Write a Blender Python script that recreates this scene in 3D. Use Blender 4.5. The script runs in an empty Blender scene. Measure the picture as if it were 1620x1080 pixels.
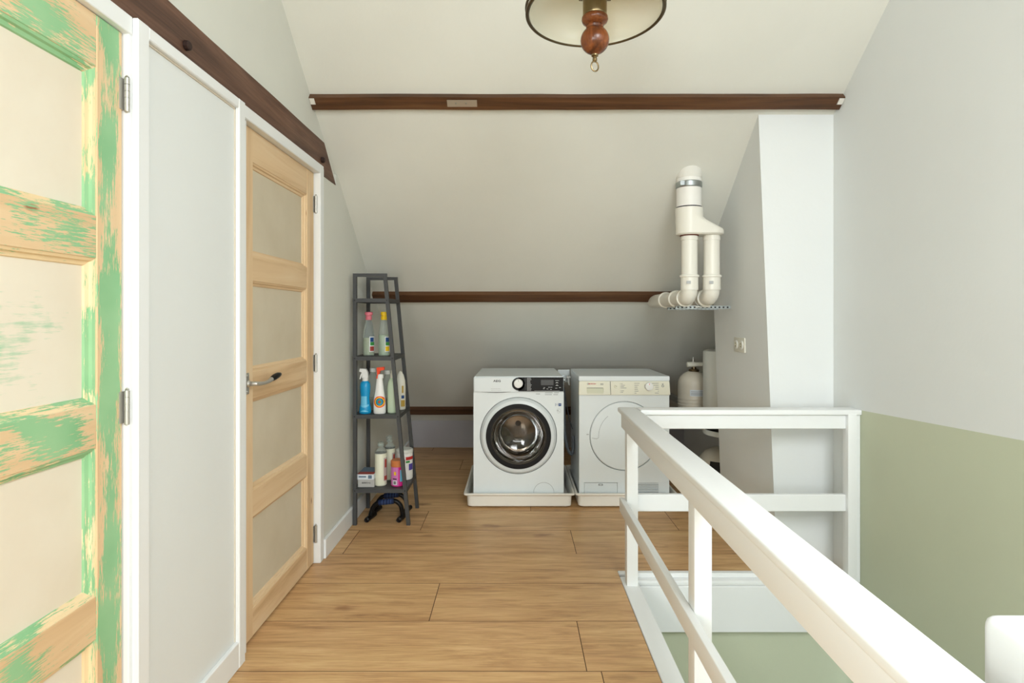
import bpy, bmesh, math, random
from mathutils import Vector, Matrix, noise as mnoise
random.seed(7)
SC = bpy.context.scene
COL = SC.collection
PI = math.pi

# ------------------------------------------------------------------ camera
cam_d = bpy.data.cameras.new('camera')
cam = bpy.data.objects.new('camera', cam_d); COL.objects.link(cam)
cam_d.sensor_width = 36; cam_d.sensor_fit = 'HORIZONTAL'; cam_d.lens = 20.0
cam_d.shift_x = -5/1620; cam_d.shift_y = -38/1620
cam_d.clip_start = 0.02
cam.location = (0, 0, 1.233); cam.rotation_euler = (PI/2, 0, 0)
SC.camera = cam
# ------------------------------------------------------------------ world, light, exposure
w = bpy.data.worlds.new('world'); SC.world = w; w.use_nodes = True
w.node_tree.nodes['Background'].inputs[0].default_value = (0.80, 0.88, 1.0, 1)
w.node_tree.nodes['Background'].inputs[1].default_value = 1.0
SC.view_settings.view_transform = 'Standard'; SC.view_settings.look = 'None'
SC.view_settings.gamma = 1; SC.view_settings.use_curve_mapping = False
SC.view_settings.exposure = 0.77

def area(name, loc, target, sx, sy, power, colour):
    l = bpy.data.lights.new(name, 'AREA'); l.shape = 'RECTANGLE'; l.size = sx; l.size_y = sy
    l.energy = power; l.color = colour
    o = bpy.data.objects.new(name, l); COL.objects.link(o); o.location = loc
    d = Vector(target) - Vector(loc); o.rotation_euler = d.to_track_quat('-Z', 'Y').to_euler()
    return o
# daylight entering by the roof window in the rear slope and by a window in the rear wall
area('skylight', (0.85, -0.85, 2.28), (0.75, 0.35, 0.75), 1.1, 1.2, 40, (0.94, 0.985, 1.0))
area('window_light', (0.1, -2.5, 1.35), (0.1, 4.0, .75), 2.2, 1.1, 52, (0.92, 0.98, 1.0))
area('side_fill_light', (-.96, -1.7, 1.45), (1.5, 1.6, .9), 1.1, 1.1, 52, (0.92, 0.98, 1.0))  # added fill lamp from the left, brightens the right wall and its green paint

# ------------------------------------------------------------------ mesh helpers
class MB:
    def __init__(s): s.bm = bmesh.new()
    def box(s, x0, x1, y0, y1, z0, z1, bev=0, seg=1):
        r = bmesh.ops.create_cube(s.bm, size=1)
        vs = r['verts']
        for v in vs:
            v.co = Vector(((x0+x1)/2+v.co.x*(x1-x0), (y0+y1)/2+v.co.y*(y1-y0), (z0+z1)/2+v.co.z*(z1-z0)))
        if bev:
            es = list({e for v in vs for e in v.link_edges})
            bmesh.ops.bevel(s.bm, geom=es, offset=bev, segments=seg, affect='EDGES', profile=.6)
        return s
    def hexa(s, p):          # 8 points: bottom 4 ccw, top 4 ccw
        v = [s.bm.verts.new(q) for q in p]
        for f in ((3,2,1,0),(4,5,6,7),(0,1,5,4),(1,2,6,5),(2,3,7,6),(3,0,4,7)): s.bm.faces.new([v[i] for i in f])
        return s
    def prism_x(s, poly, x0, x1):   # poly in (y, z)
        n = len(poly)
        a = [s.bm.verts.new((x0, p[0], p[1])) for p in poly]; b = [s.bm.verts.new((x1, p[0], p[1])) for p in poly]
        s.bm.faces.new(a); s.bm.faces.new(b[::-1])
        for i in range(n): s.bm.faces.new((a[(i+1)%n], a[i], b[i], b[(i+1)%n]))
        return s
    def prism_y(s, poly, y0, y1):   # poly in (x, z)
        n = len(poly)
        a = [s.bm.verts.new((p[0], y0, p[1])) for p in poly]; b = [s.bm.verts.new((p[0], y1, p[1])) for p in poly]
        s.bm.faces.new(a[::-1]); s.bm.faces.new(b)
        for i in range(n): s.bm.faces.new((a[i], a[(i+1)%n], b[(i+1)%n], b[i]))
        return s
    def lathe(s, prof, c=(0,0,0), seg=24, sx=1, sy=1, caps=True, axis='Z'):  # prof [(r, z)]
        rings = []
        for r, z in prof:
            ring = []
            for i in range(seg):
                a = 2*PI*i/seg; x = r*math.cos(a)*sx; y = r*math.sin(a)*sy
                if axis == 'Z': p = (c[0]+x, c[1]+y, c[2]+z)
                elif axis == 'Y': p = (c[0]+x, c[1]+z, c[2]+y)
                else: p = (c[0]+z, c[1]+x, c[2]+y)
                ring.append(s.bm.verts.new(p))
            rings.append(ring)
        for a, b in zip(rings, rings[1:]):
            for i in range(seg):
                s.bm.faces.new((a[i], a[(i+1)%seg], b[(i+1)%seg], b[i]))
        if caps:
            s.bm.faces.new(rings[0][::-1]); s.bm.faces.new(rings[-1])
        return s
    def tube(s, pts, r, seg=12, closed=False):
        pts = [Vector(p) for p in pts]; n = len(pts)
        rr = r if isinstance(r, (list, tuple)) else [r]*n
        rings = []; up = None
        for i in range(n):
            if closed: t = (pts[(i+1)%n]-pts[i-1]).normalized()
            else: t = (pts[min(i+1, n-1)]-pts[max(i-1, 0)]).normalized()
            if up is None:
                up = t.orthogonal().normalized()
            up = (up - t*up.dot(t)).normalized(); sd = t.cross(up)
            rings.append([s.bm.verts.new(pts[i]+(up*math.cos(2*PI*k/seg)+sd*math.sin(2*PI*k/seg))*rr[i]) for k in range(seg)])
        m = n if closed else n-1
        for i in range(m):
            a = rings[i]; b = rings[(i+1)%n]
            for k in range(seg): s.bm.faces.new((a[k], a[(k+1)%seg], b[(k+1)%seg], b[k]))
        if not closed: s.bm.faces.new(rings[0][::-1]); s.bm.faces.new(rings[-1])
        return s
    def bar(s, a, b, wx, wy):      # square bar between two points (roughly upright)
        a = Vector(a); b = Vector(b)
        o = [(-wx/2,-wy/2,0),(wx/2,-wy/2,0),(wx/2,wy/2,0),(-wx/2,wy/2,0)]
        return s.hexa([a+Vector(q) for q in o]+[b+Vector(q) for q in o])
    def ring(s, c, r0, r1, y0, y1, seg=64, a0=0, a1=2*PI):   # annulus facing -y, between y0 (front) and y1
        full = abs(a1-a0-2*PI) < 1e-4
        n = seg if full else seg+1
        V = []
        for i in range(n):
            a = a0+(a1-a0)*i/seg; cs, sn = math.cos(a), math.sin(a)
            V.append([s.bm.verts.new((c[0]+r*cs, y, c[1]+r*sn)) for r, y in ((r0,y0),(r1,y0),(r1,y1),(r0,y1))])
        for i in range(seg):
            p = V[i]; q = V[(i+1)%n]
            for k in range(4): s.bm.faces.new((p[k], p[(k+1)%4], q[(k+1)%4], q[k]))
        if not full: s.bm.faces.new(V[0][::-1]); s.bm.faces.new(V[-1])
        return s
    def disc(s, c, r, y0, y1, seg=48):
        return s.lathe([(r, y0), (r, y1)], (c[0], 0, c[1]), seg, axis='Y')
    def plate(s, x0, x1, z0, z1, c, r, y0, y1, seg=64):     # plate facing -y with round hole
        bm = s.bm
        cor = [bm.verts.new((x, y0, z)) for x, z in ((x0,z0),(x1,z0),(x1,z1),(x0,z1))]
        cir = [bm.verts.new((c[0]+r*math.cos(2*PI*i/seg), y0, c[1]+r*math.sin(2*PI*i/seg))) for i in range(seg)]
        es = [bm.edges.new((cor[i], cor[(i+1)%4])) for i in range(4)]+[bm.edges.new((cir[i], cir[(i+1)%seg])) for i in range(seg)]
        res = bmesh.ops.triangle_fill(bm, edges=es, use_beauty=True)
        fs = [g for g in res['geom'] if isinstance(g, bmesh.types.BMFace)]
        ex = bmesh.ops.extrude_face_region(bm, geom=fs)
        for g in ex['geom']:
            if isinstance(g, bmesh.types.BMVert): g.co.y = y1
        return s
    def mesh(s, name, smooth=True):
        bmesh.ops.recalc_face_normals(s.bm, faces=s.bm.faces)
        me = bpy.data.meshes.new(name); s.bm.to_mesh(me); s.bm.free()
        if smooth:
            for p in me.polygons: p.use_smooth = True
            me.set_sharp_from_angle(angle=math.radians(32))
        return me
    def build(s, name, m, parent=None, smooth=True, centre=False, **kw):
        me = s.mesh(name, smooth)
        for mm in (m if isinstance(m, (list, tuple)) else [m]): me.materials.append(mm)
        o = bpy.data.objects.new(name, me); COL.objects.link(o)
        if centre:
            c = sum((v.co for v in me.vertices), Vector())/len(me.vertices)
            me.transform(Matrix.Translation(-c)); o.location = c
        if parent is not None:
            o.parent = parent
            if not kw.get('local'): o.location = o.location - parent_world(parent)
        return o
def parent_world(p):
    v = Vector()
    while p is not None: v += p.location; p = p.parent
    return v
def thing(name, loc, label=None, cat=None, group=None, kind=None):
    o = bpy.data.objects.new(name, None); COL.objects.link(o); o.location = loc; o.empty_display_size = .05
    return tag(o, label, cat, group, kind)
def tag(o, label=None, cat=None, group=None, kind=None):
    if label: o['label'] = label
    if cat: o['category'] = cat
    if group: o['group'] = group
    if kind: o['kind'] = kind
    return o
def text(name, s, size, loc, m, parent, depth=.0004, align='CENTER', bold=False, sx=1.0):
    cu = bpy.data.curves.new(name, 'FONT'); cu.body = s; cu.size = size; cu.align_x = align; cu.align_y = 'CENTER'
    cu.extrude = depth; cu.offset = .0004*size/.02 if bold else 0; cu.resolution_u = 2
    t = bpy.data.objects.new(name, cu); COL.objects.link(t)
    dg = bpy.context.evaluated_depsgraph_get(); me = bpy.data.meshes.new_from_object(t.evaluated_get(dg))
    bpy.data.objects.remove(t)
    me.transform(Matrix.Diagonal((sx, 1, 1, 1)))
    me.transform(Matrix.Rotation(PI/2, 4, 'X'))
    me.materials.clear(); me.materials.append(m)
    o = bpy.data.objects.new(name, me); COL.objects.link(o); o.parent = parent
    o.location = Vector(loc) - parent_world(parent)
    return o

# ------------------------------------------------------------------ materials
def srgb(r, g, b):
    f = lambda c: (c/255/12.92) if c/255 <= .04045 else ((c/255+.055)/1.055)**2.4
    return (f(r), f(g), f(b), 1)
def mat(name, col, rough=.5, metal=0, trans=0, spec=None, bump=0, bscale=60, coat=0, ior=1.45, alpha=1):
    m = bpy.data.materials.new(name); m.use_nodes = True; nt = m.node_tree; b = nt.nodes['Principled BSDF']
    b.inputs['Base Color'].default_value = col if len(col) == 4 else (*col, 1)
    b.inputs['Roughness'].default_value = rough; b.inputs['Metallic'].default_value = metal
    b.inputs['Transmission Weight'].default_value = trans; b.inputs['IOR'].default_value = ior
    b.inputs['Coat Weight'].default_value = coat
    if spec is not None: b.inputs['Specular IOR Level'].default_value = spec
    if bump:
        tc = nt.nodes.new('ShaderNodeTexCoord'); n = nt.nodes.new('ShaderNodeTexNoise'); n.inputs['Scale'].default_value = bscale
        n.inputs['Detail'].default_value = 4; bu = nt.nodes.new('ShaderNodeBump'); bu.inputs['Strength'].default_value = bump; bu.inputs['Distance'].default_value = .004
        nt.links.new(tc.outputs['Object'], n.inputs['Vector']); nt.links.new(n.outputs[0], bu.inputs['Height']); nt.links.new(bu.outputs[0], b.inputs['Normal'])
    return m
class NT:
    def __init__(s, m): s.nt = m.node_tree; s.b = s.nt.nodes['Principled BSDF']
    def n(s, t, **k):
        x = s.nt.nodes.new(t)
        for a, v in k.items():
            if isinstance(a, str) and a.startswith('i_'): x.inputs[a[2:].replace('_', ' ')].default_value = v
            else: setattr(x, a, v)
        return x
    def l(s, a, b): s.nt.links.new(a, b)
    def coords(s, scale, rnd=True, which='Object'):
        tc = s.n('ShaderNodeTexCoord'); mp = s.n('ShaderNodeMapping'); mp.inputs['Scale'].default_value = scale
        s.l(tc.outputs[which], mp.inputs['Vector'])
        if rnd:
            oi = s.n('ShaderNodeObjectInfo'); mu = s.n('ShaderNodeMath', operation='MULTIPLY'); mu.inputs[1].default_value = 37.0
            s.l(oi.outputs['Random'], mu.inputs[0]); s.l(mu.outputs[0], mp.inputs['Location'])
        return mp.outputs[0]
    def noise(s, vec, scale=1, detail=4, rough=.55, dist=0):
        x = s.n('ShaderNodeTexNoise'); x.inputs['Scale'].default_value = scale; x.inputs['Detail'].default_value = detail
        x.inputs['Roughness'].default_value = rough; x.inputs['Distortion'].default_value = dist; s.l(vec, x.inputs['Vector']); return x.outputs[0]
    def ramp(s, fac, stops):
        x = s.n('ShaderNodeValToRGB'); e = x.color_ramp.elements
        while len(e) < len(stops): e.new(.5)
        for el, (p, c) in zip(e, stops): el.position = p; el.color = c
        s.l(fac, x.inputs[0]); return x.outputs[0]
    def mix(s, f, a, b, mode='MIX'):
        x = s.n('ShaderNodeMixRGB', blend_type=mode)
        for inp, v in zip(x.inputs, (f, a, b)):
            if isinstance(v, (int, float)): inp.default_value = v
            elif isinstance(v, tuple): inp.default_value = v
            else: s.l(v, inp)
        return x.outputs[0]
    def bump(s, h, st, d=.002):
        bu = s.n('ShaderNodeBump'); bu.inputs['Strength'].default_value = st; bu.inputs['Distance'].default_value = d
        s.l(h, bu.inputs['Height']); s.l(bu.outputs[0], s.b.inputs['Normal'])
g = lambda v: (v, v, v, 1)

def plaster(name, col, var=.03):
    m = mat(name, col, .75); t = NT(m)
    v = t.coords((1,1,1), False)
    a = t.noise(v, 1.3, 5); b = t.noise(v, 45, 5, .6)
    c2 = tuple(x*(1-var*2) for x in col[:3])+(1,)
    t.l(t.ramp(a, [(.35, c2), (.65, col)]), t.b.inputs['Base Color'])
    t.bump(b, .18, .003); return m
M = {}
M['wall'] = plaster('white_plaster', srgb(226, 226, 217))
M['wall_cool'] = plaster('white_painted_board', srgb(230, 233, 232), .015)
M['green_wall'] = plaster('sage_green_paint', srgb(203, 209, 184), .02)
def gloss_white():
    m = mat('white_gloss_paint', srgb(238, 240, 240), .38); t = NT(m)
    v = t.coords((1,1,1)); t.bump(t.noise(v, 30, 4), .12, .002); return m
M['paint'] = gloss_white()
M['caulk'] = mat('beige_caulk', srgb(214, 205, 188), .8)

def timber(name, cols, axis, rough=.45, s1=1.0, bump=.2):
    m = mat(name, cols[0], rough); t = NT(m)
    k = [9, 9, 9]; k['XYZ'.index(axis)] = .7; f = [110, 110, 110]; f['XYZ'.index(axis)] = 3
    a = t.noise(t.coords(tuple(x*s1 for x in k)), 1, 5, .6, 1.2); b = t.noise(t.coords(tuple(x*s1 for x in f)), 1, 3)
    c = t.ramp(a, [(.3, cols[0]), (.5, cols[1]), (.72, cols[2])])
    c = t.mix(.35, c, t.ramp(b, [(.3, g(.25)), (.7, g(.8))]), 'OVERLAY')
    t.l(c, t.b.inputs['Base Color']); t.bump(b, bump, .002); return m
M['beam_y'] = timber('dark_beam_wood_along', [srgb(66,43,33), srgb(98,68,53), srgb(124,91,72)], 'Y', .55, 1.3, .4)
M['beam_x'] = timber('dark_beam_wood_across', [srgb(60,38,22), srgb(90,58,34), srgb(108,76,48)], 'X', .45, 1, .3)
pine = [srgb(208,172,130), srgb(228,197,156), srgb(236,211,176)]
def stripped(name, axis, green, cols=pine, edge=False):
    m = mat(name, pine[1], .6); t = NT(m)
    i = 'XYZ'.index(axis)
    k = [10,10,10]; k[i] = .9
    a = t.noise(t.coords(tuple(k)), 1, 5, .6, 1.0)
    c = t.ramp(a, [(.3, cols[0]), (.5, cols[1]), (.75, cols[2])])
    kn = t.n('ShaderNodeTexVoronoi'); kk = [7,7,7]; kk[i] = 3.2; t.l(t.coords(tuple(kk)), kn.inputs['Vector']); kn.inputs['Scale'].default_value = 1
    c = t.mix(t.ramp(kn.outputs['Distance'], [(.035, g(.8)), (.07, g(0))]), c, srgb(140,88,52))
    if green > 0:
        big = t.noise(t.coords(tuple(9.0 if j != i else 4.0 for j in range(3))), 1, 3, .5)
        st = t.noise(t.coords(tuple(260 if j != i else 22 for j in range(3))), 1, 5, .7)
        ad = t.n('ShaderNodeMath', operation='MULTIPLY_ADD'); ad.inputs[1].default_value = .80; t.l(st, ad.inputs[0]); t.l(big, ad.inputs[2])
        th = green
        MASK = ad.outputs[0]
        if axis == 'Z' and edge:
            tc = t.n('ShaderNodeTexCoord'); sp = t.n('ShaderNodeSeparateXYZ'); t.l(tc.outputs['Object'], sp.inputs[0])
            q = t.n('ShaderNodeMath', operation='MULTIPLY'); t.l(sp.outputs['Y'], q.inputs[0]); t.l(sp.outputs['Y'], q.inputs[1])
            q2 = t.n('ShaderNodeMath', operation='MULTIPLY_ADD'); t.l(q.outputs[0], q2.inputs[0]); q2.inputs[1].default_value = -90.0; t.l(MASK, q2.inputs[2]); MASK = q2.outputs[0]
        mk = t.ramp(MASK, [(th-.02, g(0)), (th+.02, g(1))])
        gr = t.ramp(t.noise(t.coords((5,5,5)), 1, 3), [(.35, srgb(130,186,136)), (.7, srgb(154,200,152))])
        c = t.mix(mk, c, gr)
    t.l(c, t.b.inputs['Base Color']); t.bump(a, .15, .002); return m
M['pine_z'] = stripped('stripped_pine_upright', 'Z', 0)
M['pine_y'] = stripped('stripped_pine_across', 'Y', 0)
M['green_z'] = stripped('pine_with_green_paint_upright', 'Z', .87, [srgb(212,176,134), srgb(226,194,152), srgb(234,208,170)], True)
M['green_y'] = stripped('pine_with_green_paint_across', 'Y', .98, [srgb(212,176,134), srgb(226,194,152), srgb(234,208,170)])
M['green_m'] = stripped('moulding_with_green_paint', 'Y', .91, [srgb(226,196,150), srgb(238,212,168), srgb(242,222,188)])
M['green_mz'] = stripped('upright_moulding_with_green_paint', 'Z', .90, [srgb(226,196,150), srgb(238,212,168), srgb(242,222,188)])
def doorpanel(name, a_, b_, patch=False):
    m = mat(name, a_, .7); t = NT(m)
    n1 = t.noise(t.coords((3,3,3)), 1, 5)
    c = t.ramp(n1, [(.35, a_), (.65, b_)])
    if patch:
        tc = t.n('ShaderNodeTexCoord'); mp = t.n('ShaderNodeMapping'); mp.inputs['Location'].default_value = (0, -.62, .05); mp.inputs['Scale'].default_value = (1, 5.5, 7.0)
        t.l(tc.outputs['Object'], mp.inputs['Vector']); gd = t.n('ShaderNodeTexGradient', gradient_type='SPHERICAL'); t.l(mp.outputs[0], gd.inputs[0])
        st = t.noise(t.coords((60, 12, 130)), 1, 5, .7); bg = t.noise(t.coords((11,11,11)), 1, 3)
        a1 = t.n('ShaderNodeMath', operation='ADD'); t.l(st, a1.inputs[0]); t.l(bg, a1.inputs[1])
        a2 = t.n('ShaderNodeMath', operation='MULTIPLY_ADD'); t.l(gd.outputs[1], a2.inputs[0]); a2.inputs[1].default_value = .42; t.l(a1.outputs[0], a2.inputs[2])
        mk = t.ramp(a2.outputs[0], [(0, g(0)), (1, g(0))])
        e = t.nt.nodes[-1]
        sub = t.n('ShaderNodeMapRange'); sub.inputs['From Min'].default_value = 1.27; sub.inputs['From Max'].default_value = 1.55; t.l(a2.outputs[0], sub.inputs[0])
        c = t.mix(sub.outputs[0], c, srgb(172,206,172))
    t.l(c, t.b.inputs['Base Color']); t.bump(t.noise(t.coords((40,40,40)), 1, 4), .08, .002); return m
M['panel_1'] = doorpanel('cream_sanded_panel', srgb(228,216,196), srgb(235,226,208))
M['panel_1p'] = doorpanel('cream_panel_with_green_trace', srgb(228,216,196), srgb(235,226,208), True)
M['panel_2'] = doorpanel('greyish_beige_panel', srgb(206,194,170), srgb(215,204,182))

def floor_mat():
    m = mat('oak_laminate', srgb(196,150,98), .42); t = NT(m)
    tc = t.n('ShaderNodeTexCoord'); oi = t.n('ShaderNodeObjectInfo')
    sep = t.n('ShaderNodeSeparateXYZ'); t.l(tc.outputs['Object'], sep.inputs[0])
    lane = t.n('ShaderNodeMath', operation='GREATER_THAN'); t.l(sep.outputs['Y'], lane.inputs[0]); lane.inputs[1].default_value = .0
    wv = t.n('ShaderNodeMath', operation='MULTIPLY_ADD'); t.l(oi.outputs['Random'], wv.inputs[0]); wv.inputs[1].default_value = 40; lm = t.n('ShaderNodeMath', operation='MULTIPLY'); t.l(lane.outputs[0], lm.inputs[0]); lm.inputs[1].default_value = 7.3; t.l(lm.outputs[0], wv.inputs[2])
    def n4(sc, detail, rough, dist=0):
        mp = t.n('ShaderNodeMapping'); mp.inputs['Scale'].default_value = sc; t.l(tc.outputs['Object'], mp.inputs['Vector'])
        x = t.n('ShaderNodeTexNoise', noise_dimensions='4D'); x.inputs['Scale'].default_value = 1; x.inputs['Detail'].default_value = detail; x.inputs['Roughness'].default_value = rough; x.inputs['Distortion'].default_value = dist
        t.l(mp.outputs[0], x.inputs['Vector']); t.l(wv.outputs[0], x.inputs['W']); return x.outputs[0]
    a = n4((1.6, 16, 1), 9, .70, 1.1); b = n4((7, 190, 1), 3, .6); c_ = n4((2.2, 5, 1), 3, .5)
    c = t.ramp(a, [(.26, srgb(146,104,66)), (.41, srgb(188,146,100)), (.56, srgb(210,169,120)), (.78, srgb(226,190,141))])
    c = t.mix(.55, c, t.ramp(b, [(.3, g(.30)), (.7, g(.70))]), 'OVERLAY')
    c = t.mix(.55, c, t.ramp(c_, [(.3, g(.40)), (.7, g(.60))]), 'OVERLAY')
    vo = t.n('ShaderNodeTexVoronoi', voronoi_dimensions='4D'); mp = t.n('ShaderNodeMapping'); mp.inputs['Scale'].default_value = (3.0, 7.5, 1); t.l(tc.outputs['Object'], mp.inputs['Vector'])
    dn = t.n('ShaderNodeVectorMath', operation='ADD'); t.l(mp.outputs[0], dn.inputs[0])
    nz = t.n('ShaderNodeTexNoise'); nz.inputs['Scale'].default_value = 9; t.l(tc.outputs['Object'], nz.inputs['Vector'])
    sc = t.n('ShaderNodeVectorMath', operation='SCALE'); t.l(nz.outputs[1], sc.inputs[0]); sc.inputs['Scale'].default_value = .35; t.l(sc.outputs[0], dn.inputs[1])
    t.l(dn.outputs[0], vo.inputs['Vector']); t.l(wv.outputs[0], vo.inputs['W']); vo.inputs['Scale'].default_value = 1
    c = t.mix(t.ramp(vo.outputs['Distance'], [(.06, g(.9)), (.24, g(0))]), c, srgb(126,82,48))
    # lane and plank tone
    tone = t.n('ShaderNodeTexWhiteNoise', noise_dimensions='1D'); t.l(wv.outputs[0], tone.inputs['W'])
    c = t.mix(.5, c, t.ramp(tone.outputs[0], [(0, g(.44)), (1, g(.56))]), 'OVERLAY')
    # fine printed line between the two strips
    ab = t.n('ShaderNodeMath', operation='ABSOLUTE'); t.l(sep.outputs['Y'], ab.inputs[0])
    t.l(c, t.b.inputs['Base Color']); t.bump(b, .08, .001); return m
M['floor'] = floor_mat()
M['seam'] = mat('dark_seam', srgb(92,64,42), .8)
M['brass'] = mat('antique_brass', srgb(150,132,98), .3, 1)
M['darkbrass'] = mat('dark_brass', srgb(104,90,68), .38, 1)
M['opal'] = mat('opal_glass', srgb(240,240,226), .16, spec=.6)
M['lampwood'] = timber('turned_red_brown_wood', [srgb(58,29,14), srgb(114,62,30), srgb(152,92,48)], 'Z', .25, 1.8, .3)
M['nickel'] = mat('nickel', srgb(196,194,188), .42, .85)
M['steel'] = mat('galvanised_steel', srgb(170,176,176), .4, 1)
M['chrome'] = mat('drum_steel', srgb(170,166,160), .14, 1)
M['black'] = mat('black_plastic', srgb(15,15,16), .35, spec=.25)
M['blackmatt'] = mat('black_matt', srgb(20,19,19), .6)
M['shelf'] = mat('charcoal_powder_coat', srgb(66,67,68), .5, bump=.1, bscale=200)
M['appl'] = mat('white_appliance_enamel', srgb(228,234,235), .3, coat=.15)
M['appl2'] = mat('off_white_appliance_plastic', srgb(222,228,229), .35)
M['tray'] = mat('ivory_tray_plastic', srgb(236,233,224), .4)
M['cream'] = mat('cream_fascia_plastic', srgb(226,223,203), .4)
M['grey'] = mat('grey_print', srgb(120,122,122), .6)
M['lgrey'] = mat('pale_grey_print', srgb(186,188,188), .6)
M['red'] = mat('red_print', srgb(190,40,40), .6)
M['gap'] = mat('shadow_gap', srgb(34,34,34), .9)
M['pvc'] = mat('ivory_pvc', srgb(236,233,222), .35)
M['pvcw'] = mat('white_plastic_flue', srgb(240,238,232), .4)
M['rubber'] = mat('red_rubber_seal', srgb(110,50,36), .6)
M['glass'] = mat('door_glass', srgb(196,190,182), .0, trans=1, ior=1.45)
M['glassrim'] = mat('smoky_rim', srgb(92,88,82), .2, .5)
M['ringblack'] = mat('ring_black', srgb(16,16,17), .42, spec=.25)
M['display'] = mat('dark_display', srgb(74,76,78), .25)
M['white_print'] = mat('white_print', srgb(225,228,228), .6)
M['blue'] = mat('blue_print', srgb(24,70,130), .5)
M['yellow'] = mat('yellow_plastic', srgb(238,198,20), .4)
M['pink'] = mat('pink_plastic', srgb(222,120,134), .4)
M['cyan'] = mat('bright_blue_plastic', srgb(20,150,204), .3)
M['lcyan'] = mat('light_blue_plastic', srgb(110,196,232), .3)
M['orange'] = mat('orange_red_plastic', srgb(240,74,30), .35)
M['wplast'] = mat('white_plastic', srgb(236,236,232), .35)
M['clear'] = mat('clear_plastic', srgb(224,232,228), .08, trans=.8, ior=1.08)
M['liquid'] = mat('pale_green_liquid', srgb(196,214,186), .25)
M['milk'] = mat('cream_liquid', srgb(226,226,204), .3)
M['olive'] = mat('pale_olive_liquid', srgb(190,196,166), .2)
M['ivory'] = mat('ivory_plastic', srgb(222,220,206), .4)
M['magenta'] = mat('magenta_label', srgb(222,40,140), .4)
M['mauve'] = mat('mauve_label', srgb(206,120,184), .4)
M['orangelid'] = mat('translucent_orange_lid', srgb(206,124,70), .4)
M['green'] = mat('green_print', srgb(60,150,70), .5)
M['gold'] = mat('gold_print', srgb(176,146,62), .5)
M['purple'] = mat('purple_print', srgb(84,70,160), .5)
M['tank'] = mat('beige_enamel_tank', srgb(214,206,190), .4)
M['heater'] = mat('white_heater_enamel', srgb(218,220,214), .4)
M['hose'] = mat('grey_hose', srgb(84,88,92), .5)
M['copper'] = mat('brown_pipe', srgb(150,122,70), .45, .4)
M['box_grey'] = mat('silver_card', srgb(186,184,180), .5)
M['box_white'] = mat('white_card', srgb(220,226,232), .5)
M['box_red'] = mat('red_card_print', srgb(170,70,60), .5)
M['box_blue'] = mat('slate_blue_card_print', srgb(98,120,140), .5)
M['foam'] = mat('dark_blue_foam', srgb(22,38,74), .8)
M['foamlight'] = mat('blue_foam_line', srgb(70,96,150), .8)
M['spackle'] = mat('white_spackle', srgb(230,228,220), .8, bump=.5)
M['pane'] = mat('window_pane', (.9,.95,1,1), .02, trans=1, ior=1.02)

# ------------------------------------------------------------------ room shell
SL = .786
def roofz(y): return 4.5-SL*y
RY, RZ = .9, 4.5-SL*.9
XL, XR = -1.0, 1.60
def rearz(y): return RZ-SL*(RY-y)
c = MB()
c.prism_x([(RY, RZ), (5.75, roofz(5.75)), (5.85, roofz(5.75)+.15), (RY, RZ+.2)], -1.4, 2.0)
ra = lambda y: (y, rearz(y)); rb = lambda y: (y, rearz(y)+.2)
WY0, WY1, WX0, WX1 = -1.75, -.45, .15, 1.45
c.prism_x([ra(-3), ra(WY0), rb(WY0), rb(-3)], -1.4, 2.0)
c.prism_x([ra(WY1), (RY, RZ), (RY, RZ+.2), rb(WY1)], -1.4, 2.0)
c.prism_x([ra(WY0), ra(WY1), rb(WY1), rb(WY0)], -1.4, WX0)
c.prism_x([ra(WY0), ra(WY1), rb(WY1), rb(WY0)], WX1, 2.0)
o = c.build('ceiling', M['wall'], smooth=False); tag(o, kind='structure')
# roof window behind the camera
win = thing('window_1', (.8, -1.1, rearz(-1.1)), kind='structure')
f = MB()
for y0, y1, x0, x1 in ((WY0, WY0+.07, WX0, WX1), (WY1-.07, WY1, WX0, WX1), (WY0, WY1, WX0, WX0+.07), (WY0, WY1, WX1-.07, WX1)):
    f.prism_x([(y0, rearz(y0)+.03), (y1, rearz(y1)+.03), (y1, rearz(y1)+.10), (y0, rearz(y0)+.10)], x0, x1)
f.build('window_frame', M['paint'], win, smooth=False)
MB().prism_x([(WY0, rearz(WY0)+.06), (WY1, rearz(WY1)+.06), (WY1, rearz(WY1)+.066), (WY0, rearz(WY0)+.066)], WX0+.06, WX1-.06).build('pane', M['pane'], win, smooth=False)

# added, unseen window in the left wall behind the camera, framing the side fill lamp
w2 = thing('added_side_window', (-1.0, -1.7, 1.45), kind='structure')
f = MB(); f.box(-1.0, -.975, -2.3, -1.1, .85, .91); f.box(-1.0, -.975, -2.3, -1.1, 1.99, 2.05); f.box(-1.0, -.975, -2.3, -2.24, .85, 2.05); f.box(-1.0, -.975, -1.16, -1.1, .85, 2.05)
f.build('window_frame', M['paint'], w2, smooth=False)
MB().box(-.999, -.990, -2.24, -1.16, .91, 1.99).build('pane', M['pane'], w2, smooth=False)
# left wall
c = MB()
c.box(-1.25, -1.07, -2.8, 5.7, -.1, 4.3)
c.box(-1.08, XL, -2.8, 5.7, 2.0, 4.3)                      # above doors
c.box(-1.08, -.985, 2.905, 3.13, -.1, 1.957); c.box(-1.08, -.985, 3.13, 5.7, -.1, 2.02)                   # beyond door
c.box(-1.08, XL, -2.8, .64, -.1, 2.02)
o = c.build('wall_left', M['wall'], smooth=False); tag(o, kind='structure')
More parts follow.
